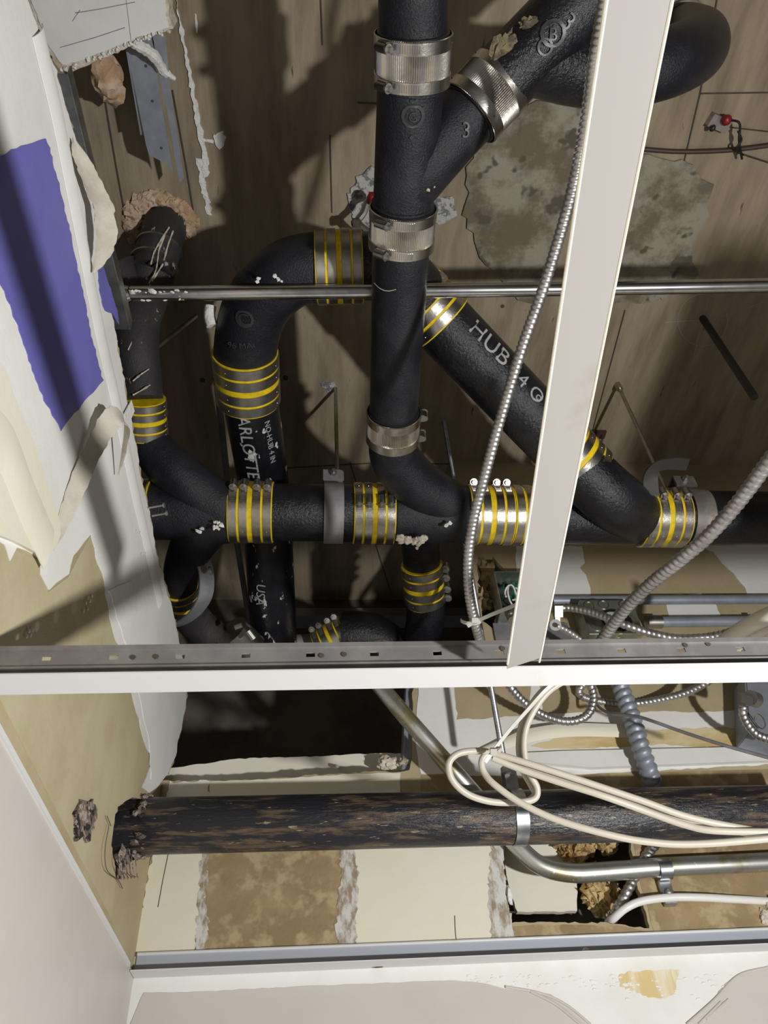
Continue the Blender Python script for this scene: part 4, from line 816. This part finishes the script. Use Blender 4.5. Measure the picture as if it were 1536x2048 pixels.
cable('sheathed_cable', 'middle cream cable of the bundle sagging to the right', dd([(985, 1516, .97), (1040, 1538, .965), (1120, 1565, .955), (1200, 1590, .945), (1290, 1622, .94), (1370, 1650, .93), (1440, 1662, .92), (1620, 1664, .91)]), .0042, m_romex)
cable('sheathed_cable', 'upper cream cable of the bundle, second from top', dd([(985, 1510, .978), (1060, 1535, .973), (1160, 1566, .963), (1280, 1606, .953), (1400, 1646, .943), (1620, 1692, .933)]), .0042, m_romex)
cable('thin_cord', 'thin grey two-strand cord hanging in front of the back wall', dd([(1188, 1398, 1.45), (1200, 1416, 1.42), (1225, 1428, 1.38), (1270, 1432, 1.34), (1310, 1444, 1.30), (1360, 1462, 1.27), (1440, 1488, 1.22), (1560, 1522, 1.15)]), .0028, m_grayst, cat='cord')
cable('sheathed_cable', 'white cable arching along the damp wall out of the hole', [aY(1216, 1846, 1.31), aY(1228, 1836, 1.29), aY(1252, 1816, 1.278), aY(1285, 1802, 1.275), aY(1340, 1795, 1.275), aY(1400, 1795, 1.275), aY(1460, 1798, 1.28), aY(1530, 1802, 1.29), aY(1560, 1803, 1.31)], .0062, m_white)
cable('sheathed_cable', 'blurred cream cable bundle at the right edge near the main tee', dd([(1640, 1190, .70), (1536, 1232, .72), (1480, 1262, .76), (1430, 1300, .82), (1380, 1350, .9)]), .008, m_romex)
cable('sheathed_cable', 'second cream cable below the blurred bundle at the right edge', dd([(1640, 1215, .71), (1540, 1252, .73), (1490, 1280, .77), (1450, 1310, .83)]), .006, m_romex)
def tie(label, pts, wd, m=m_tie):
    mb = MB(); q = cr(pts, 6); mb.ribbon([(p, (q[min(i + 1, len(q) - 1)] - q[max(0, i - 1)]).cross(fwd)) for i, p in enumerate(q)], wd, .0011, 0, 2); return mb
z1 = tie('', dd([(1150, 1345, .98), (1100, 1372, .97), (1055, 1420, .965), (1015, 1465, .96), (988, 1500, .955), (970, 1524, .95)]), .0044)
hd = MB(); hd.obox(aD(987, 1503, .948), (IR, IU, fwd), (.004, .004, .003)); hd.obox(aD(1000, 1500, .95), (IR + IU, IR - IU, fwd), (.003, .002, .002))
T('zip_tie', 'long translucent zip tie round the cream cables at the old pipe strap', 'zip tie', [P('strap', z1, m_tie), P('head', hd, m_tie)])
z2 = tie('', dd([(935, 1252, 1.075), (950, 1244, 1.07), (985, 1228, 1.04), (1020, 1214, 1.0), (1048, 1203, .96)]), .0052)
hd = MB(); hd.obox(aD(952, 1240, 1.065), (IR, IU, fwd), (.006, .0035, .003)); hd.arc(aD(942, 1240, 1.10), fwd * .2 - IU, -fwd, .014, .0012, .005, -90, 90, 14)
T('zip_tie', 'pale zip tie round the flexible conduit, pointing to the open box', 'zip tie', [P('strap', z2, m_tie), P('head', hd, m_tie)])
# ================================================================ BOXES
def jbox(name, label, c, ux, uz, w_, h_, dep, m, knock_front=(), knock_bottom=(), extra=(), open_=True):
    """wall box: c = centre of the open front; ux right, uz up, depth goes into +n"""
    ux = Vector(ux).normalized(); uz = Vector(uz).normalized(); n = ux.cross(uz); n = n if n.y > 0 else -n; t = .0012
    b = MB()
    b.obox(c + n * dep, (ux, uz, n), (w_ / 2, h_ / 2, t))
    for sg in (-1, 1):
        b.obox(c + ux * sg * w_ / 2 + n * dep / 2, (ux, uz, n), (t, h_ / 2, dep / 2)); b.obox(c + uz * sg * h_ / 2 + n * dep / 2, (ux, uz, n), (w_ / 2, t, dep / 2))
    k = MB()
    for (a_, bb) in knock_front:
        p = c + ux * a_ - n * 0 + uz * bb; k.arc(p + n * (dep - .002), n, ux, .009, .0014, .0012, 0, 360, 24); k.tube([p + n * (dep - .0015), p + n * (dep - .0025)], .0085, 24)
    for a_, dpt, r_ in knock_bottom:
        p = c + ux * a_ - uz * (h_ / 2 + .0013) + n * dpt; k.arc(p, uz, ux, r_, .0014, .0012, 0, 360, 24); k.tube([p, p - uz * .0008], r_ - .001, 24)
    ps = [P('shell', b, m)]
    if k.v: ps.append(P('knockout', k, m_ssd))
    return T(name, label, 'electrical box', ps + list(extra))
W1 = aY(1042, 1180, 1.235)
gw = MB(); ww = MB(); rn = random.Random(12)
for i in range(7):
    c = W1 + Vector((rn.uniform(-.02, .015), .01 + .002 * i, rn.uniform(-.01, .02))); r_ = rn.uniform(.014, .03); a0_ = rn.uniform(0, 6)
    tgt = ww if i % 2 else gw
    tgt.tube([c + Vector((math.cos(a0_ + j * .45) * r_ * .6, math.sin(j * .8) * .006, math.sin(a0_ + j * .45) * r_)) for j in range(12)], .0019, 8)
jbox('junction_box', 'open steel junction box full of white and green wires, left of the cross tee', W1, (1, 0, 0), (0, 0, 1), .098, .10, .05, m_boxz, (), ((-.02, .025, .011), (.02, .025, .011)),
     [P('green_wire', gw, m_green), P('white_wire', ww, m_white), P('dark_back_plate', MB().box(W1 + Vector((-.046, .044, -.046)), W1 + Vector((.046, .046, .046))), m_boxd),  # dark plate set in front of the zinc back of the box
      P('cable_connector', MB().tube([W1 + Vector((-.03, .01, -.052)), W1 + Vector((-.028, .005, -.075))], .012, 16).blob(W1 + Vector((-.034, -.002, -.062)), .006, 0, 1), m_screw),
      P('mounting_plate', MB().box(W1 + Vector((-.06, .048, -.10)), W1 + Vector((.10, .051, -.05))), m_grayst)])
cn = MB(); p = aD(1112, 1218, 1.50); cn.obox(aD(1116, 1222, 1.49), (IR, IU, fwd), (.008, .011, .008)); cn.obox(aD(1114, 1236, 1.49), (IR, IU, fwd), (.005, .006, .006)); cn.tube([aD(1111, 1250, 1.475), aD(1111, 1250, 1.49)], .011, 24)
cb = MB(); cb.tube([aD(1111, 1250, 1.472), aD(1111, 1250, 1.476)], .0045, 12)
T('conduit_connector', 'bright steel conduit connector and round bushing right of the cross tee', 'connector', [P('body', cn, m_screw), P('bushing_hole', cb, m_seam)])
W2 = aY(1222, 1234, 1.235)
bl = MB(); bl.arc(W2 + Vector((.005, -.002, -.010)), (0, 1, 0), (1, 0, 0), .024, .004, .004, 60, 290, 30)
jbox('junction_box', 'square zinc box with round knockouts behind the thick slanting conduit', W2, (1, 0, 0), (0, 0, 1), .112, .085, .05, m_boxz, (), ((-.03, .025, .012), (.01, .025, .012)),
     [P('face_plate', MB().poly([W2 + Vector((a_ * .056, -.001, b_ * .0425)) for a_, b_ in ((-1, -1), (1, -1), (1, 1), (-1, 1))], (0, 1, 0), .0012, [[W2 + Vector((.012 + .030 * math.cos(t_ / 12 * math.pi), -.001, -.010 + .027 * math.sin(t_ / 12 * math.pi))) for t_ in range(24)]]), m_boxz), P('black_cable', bl, m_black), P('knockout', MB().arc(W2 + Vector((-.040, -.002, .028)), (0, 1, 0), (1, 0, 0), .010, .0015, .0012, 0, 360, 24), m_ssd), P('knockout', MB().arc(W2 + Vector((-.008, -.002, .031)), (0, 1, 0), (1, 0, 0), .010, .0015, .0012, 0, 360, 24), m_ssd), P('knockout', MB().arc(W2 + Vector((.036, -.002, .030)), (0, 1, 0), (1, 0, 0), .010, .0015, .0012, 0, 360, 24), m_ssd), P('knockout', MB().arc(W2 + Vector((-.036, -.002, -.022)), (0, 1, 0), (1, 0, 0), .012, .0015, .0012, 0, 360, 24), m_ssd), P('red_wire', MB().tube([W2 + Vector((.040, .0, -.02)), W2 + Vector((.030, .01, -.012))], .004, 10), m_red), P('inner_ring', MB().tube([W2 + Vector((.004, .040, -.008)), W2 + Vector((.004, .046, -.008))], .020, 28), m_ss)])
W3 = aY(1560, 1425, 1.225)
rt = (Vector((1, 0, -.35)), Vector((.35, 0, 1)))
jbox('junction_box', 'dark grey box with knockouts cut by the right edge below the main tee', W3, rt[0], rt[1], .12, .13, .055, m_galvd, (), (), [P('side_knockout', MB().arc(aD(1519, 1443, 1.40), (1, 0, .3), (0, 0, 1), .012, .002, .002, 0, 360, 24), m_ssd),
   P('cover', MB().obox(W3, (rt[0], (0, 1, 0), rt[1]), (.058, .001, .063)), m_galvd), P('connector', MB().obox(aD(1490, 1397, 1.355), (rt[0], fwd, rt[1]), (.010, .008, .009)).tube([aD(1500, 1396, 1.36), aD(1512, 1400, 1.37)], .014, 18), m_screw)])
# insulation and inner board in the wall hole
ib = MB(); ib.poly([aY(x, y, WY + .055) for x, y in rag([(1000, 1640), (1160, 1636), (1160, 1705), (1154, 1760), (1155, 1822), (1035, 1824), (1022, 1790), (1008, 1720)], 1.5, 9, 71)], (0, 1, 0), .012)
T('inner_board', 'pale drywall panel seen inside the lower wall hole', 'drywall', [P('b', ib, m_cream)])
ins = MB(); rn = random.Random(8)
for i in range(26):
    x, y = ((rn.uniform(1120, 1215), rn.uniform(1650, 1712)) if i < 13 else (rn.uniform(1180, 1232), rn.uniform(1740, 1835)))
    ins.blob(aY(x, y, WY + .045 + rn.uniform(0, .02)), rn.uniform(.010, .020), 1.0, 3, i, (1, .8, 1), 6)
T('insulation_wool', 'tufts of yellow-brown insulation wool inside the lower wall hole', 'insulation', [P('w', ins, m_insul)], kind='stuff')
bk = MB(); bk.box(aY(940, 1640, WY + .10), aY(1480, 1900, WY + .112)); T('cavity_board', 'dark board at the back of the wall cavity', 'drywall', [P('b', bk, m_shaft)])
std = MB(); a_ = aY(1262, 1560, WY + .02); b_ = aY(1290, 1850, WY + .02); std.obox((a_ + b_) / 2 + Vector((.012, .02, 0)), ((1, 0, 0), (0, 1, 0), b_ - a_), (.002, .03, (b_ - a_).length / 2 + .04))
T('steel_stud', 'brownish stud flange at the right side of the lower wall hole', 'stud', [P('s', std, m_rusty)])
fm_ = MB()
for i in range(9): fm_.blob(aY(1536 + rn.uniform(-10, 16), 1820 + rn.uniform(-22, 22), WY - .003), rn.uniform(.004, .009), .8, 2, i, (1, .5, 1))
T('foam_lump', 'crumbly tan foam where the white cable meets the right edge', 'foam', [P('f', fm_, m_gyp)])
T('paper_scrap', 'small white scrap at the left side of the lower wall hole', 'debris', [P('p', MB().blob(aY(1019, 1790, WY - .004), .009, .8, 2, 1, (.5, .4, 1.6)), m_fluff)])
T('plaster_crumb', 'small white crumb on the wall angle at right', 'debris', [P('p', MB().blob(aY(1172, 1902, WY - .006), .006, .5, 2, 1, (1.2, .7, .8)), m_fluff)])
T('insulation_tuft', 'brown insulation tuft in the broken wall left of the open junction box', 'insulation', [P('i', MB().blob(aY(975, 1150, WY + .02), .03, .7, 3, 3, (.8, .6, 1.3)).blob(aY(965, 1200, WY + .02), .025, .7, 3, 6), m_paperd)])
# ================================================================ UPPER LEFT CORNER
def strip3(pl, z, wd, th, m, nm='flange', lab=None, sd=None):
    pass
g0, g1 = ray(142, 120) * 1.10, None
q0 = aX(138, 140, LX - .012); q1 = aX(262, 650, LX - .012)
dv = (q1 - q0).normalized()
mb = MB(); mb.obox((q0 + q1) / 2, (dv, dv.cross(Vector((1, 0, 0))), (1, 0, 0)), ((q1 - q0).length / 2, .0095, .0008)); mb.obox((q0 + q1) / 2 + Vector((-.02, 0, 0)) + dv.cross(Vector((1, 0, 0))).normalized() * .0095, (dv, dv.cross(Vector((1, 0, 0))), (1, 0, 0)), ((q1 - q0).length / 2, .0008, .02))
T('steel_track', 'narrow galvanized track edge behind the torn left drywall', 'stud', [P('t', mb, m_galv)])
zs = 1.40
s0, s1, s2_, s3 = aZ(248, 70, zs), aZ(322, 100, zs), aZ(300, 292, zs), aZ(348, 345, zs)
mb = MB(); mb.poly([aZ(x, y, zs) for x, y in ((244, 60), (306, 70), (320, 190), (346, 344), (338, 330), (298, 310), (292, 290), (272, 190))], zz, .001)
lipm = MB(); lipm.poly([aZ(x, y, zs) for x, y in ((300, 60), (330, 70), (342, 190), (368, 355), (360, 366), (352, 330), (334, 220))], zz, .001)
l2 = MB(); l2.obox((aZ(246, 60, zs) + aZ(282, 270, zs)) / 2 + zz * .012, (aZ(282, 270, zs) - aZ(246, 60, zs), (1, 0, 0), zz), ((aZ(282, 270, zs) - aZ(246, 60, zs)).length / 2, .001, .012))
hl = MB()
for x, y in ((292, 132), (305, 202), (323, 296)): c = aZ(x, y, zs - .0005); hl.tube([c, c - zz * .0008], .0022, 10)
T('steel_stud', 'cut piece of galvanized stud hanging below the concrete, upper left', 'stud', [P('web', mb, m_galvd), P('flange', lipm, m_galvd), P('return_lip', l2, m_galvd), P('punched_hole', hl, m_seam)])
zr_ = 1.33
rm = MB(); rm.poly([aZ(x, y, zr_) for x, y in ragopen([(338, -60), (336, 0), (338, 30), (346, 56), (325, 66), (262, 84), (262, 92), (235, 105), (195, 120), (170, 132), (140, 145), (118, 140), (95, 100), (62, 20), (30, -60)], 1.6, 7, 81)], zz, .045)
rp = [P('board', rm, m_gyp, 'crumbly plastered board')]
pm = MB(); pm.poly([aZ(x, y, zr_ - .0002) for x, y in rag([(332, -60), (332, 30), (338, 54), (300, 66), (240, 88), (170, 118), (125, 130), (98, 92), (70, 20), (40, -60)], 1.5, 9, 82)], -zz, .001)
rp.append(P('paint_skin', pm, m_mud, 'greyish white paint skin'))
ln = MB()
for pl in ([(150, 26), (200, 18), (270, 4)], [(120, 95), (190, 75), (250, 55)], [(250, -20), (262, 80)], [(160, 20), (145, 42)]): ln.tube([aZ(x, y, zr_ - .0013) for x, y in pl], .0005, 5)
rp.append(P('pencil_line', ln, m_grayst))
fz = MB(); rn = random.Random(6)
for i in range(60):
    t = rn.random(); x = 118 + t * 225; y = 143 - t * 85 + rn.uniform(-4, 4); fz.blob(aZ(x, y, zr_ - .001), rn.uniform(.001, .0035), .8, 1, i)
rp.append(P('torn_edge', fz, m_fluff))
T('drywall_fragment', 'broken plastered drywall fragment in the upper left corner', 'drywall', rp)
pc = MB(); pc.tube(cr([aZ(262, 88, 1.34), aZ(285, 95, 1.36), aZ(310, 115, 1.38), aZ(325, 140, 1.40), aZ(350, 158, 1.41)], 5), [.004, .006, .006, .008, .009, .008, .01, .008, .009, .01, .009, .009, .008, .008, .009, .008, .007, .007, .005, .004, .003], 8)
T('torn_paper', 'white torn paper edge curling above the cut stud', 'torn paper', [P('p', pc, m_fluff)])
# curling paper on the left wall
def curl(label, pl, wd, m=m_flap, side=None):
    q = cr([aX(x, y, LX + o) for x, y, o in pl], 6); mb = MB(); n = len(q)
    ww_ = []
    for i in range(n): k = i / (n - 1) * (len(wd) - 1) * 1.0; a_ = int(k); ww_.append(wd[a_] + (wd[min(a_ + 1, len(wd) - 1)] - wd[a_]) * (k - a_))
    rj = random.Random(n); ww_ = [x * rj.uniform(.86, 1.12) for x in ww_]
    mb.ribbon([(p, side or Vector((.45, 0, 0)) + (q[min(i + 1, n - 1)] - q[max(0, i - 1)]).normalized().cross(Vector((1, 0, 0))) * .8) for i, p in enumerate(q)], ww_, .0008, .002, 5)
    return T('torn_paper', label, 'torn paper', [P('p', mb, m)])
curl('twisted flap of cream face paper at the torn edge beside the purple patch', [(148, 278, .006), (166, 320, .014), (186, 365, .020), (205, 410, .024), (213, 455, .026), (208, 500, .022), (188, 545, .010)], [.004, .022, .026, .026, .024, .020, .004], side=IR * .9 - IU * .35 + fwd * .3)
curl('long strip of face paper peeling below the purple patch', [(103, 1098, .003), (130, 1035, .006), (160, 960, .009), (190, 895, .013), (215, 850, .020), (238, 830, .028), (255, 850, .030), (250, 895, .022), (240, 950, .010)], [.006, .018, .022, .024, .026, .026, .022, .014, .003])
# small white shard by the coupling
T('torn_paper', 'small white paper corner sticking out over the left yellow-striped coupling', 'torn paper', [P('p', MB().poly([aX(x, y, LX + .004) for x, y in ((246, 830), (262, 800), (268, 822), (262, 836), (250, 845))], (1, 0, 0), .001), m_fluff)])
# ================================================================ SLAB FIXTURES
sx = MB(); c = aZ(1437, 245, S - .008); sx.obox(c, ((1, .3, 0), (-.3, 1, 0), zz), (.020, .011, .008))
T('wire_connector', 'small metal connector with red and dark caps fixed to the slab', 'connector', [P('base', sx, m_ssd), P('red_cap', MB().blob(aZ(1453, 240, S - .02), .010, .3, 2, 3), m_red), P('dark_cap', MB().blob(aZ(1425, 256, S - .018), .006, .2, 2, 4), m_black),
   P('lead', MB().tube(cr([aZ(1462, 240, S - .02), aZ(1478, 245, S - .03), aZ(1480, 262, S - .03), aZ(1478, 280, S - .03), aZ(1484, 318, S - .02)], 5), .0022, 8).tube(cr([aZ(1476, 262, S - .03), aZ(1483, 280, S - .03), aZ(1474, 296, S - .03), aZ(1486, 310, S - .02)], 5), .002, 8), m_black)])
cable('brown_cable', 'thin brown cable running along the slab at the right', [aZ(1270, 297, S - .008), aZ(1350, 303, S - .008), aZ(1430, 302, S - .008), aZ(1490, 297, S - .008), aZ(1580, 285, S - .008)], .0045, m_copper)
cable('brown_cable', 'very thin dark wire slanting to the right edge under the slab connector', [aZ(1475, 305, S - .004), aZ(1540, 326, S - .004)], .0014, m_copper)
cable('brown_cable', 'hair-thin dark wire from the slab connector to the right edge', [aZ(1440, 252, S - .004), aZ(1490, 258, S - .004), aZ(1560, 266, S - .004)], .0012, m_copper)
cl = MB(); cl.tube(cr([aZ(752, 395, 1.44), aZ(735, 405, 1.43), aZ(727, 425, 1.42), aZ(716, 444, 1.41), aZ(735, 462, 1.40), aZ(757, 474, 1.39)], 5), .007, 8)
T('band_clamp', 'dark bent clamp with a red tip half hidden behind the overhead pipe', 'clamp', [P('band', cl, m_hous), P('red_tip', MB().blob(aZ(746, 396, 1.42), .012, .3, 2, 3), m_red), P('knob', MB().blob(aZ(712, 446, 1.40), .010, .5, 2, 3), m_seam)])
T('rubber_end', 'pale worn pipe end showing behind the big elbow', 'pipe end', [P('e', MB().tube(cr([aD(421, 612, 1.34), aD(419, 632, 1.34), aD(424, 652, 1.34)]), .010, 12), m_fluff)])
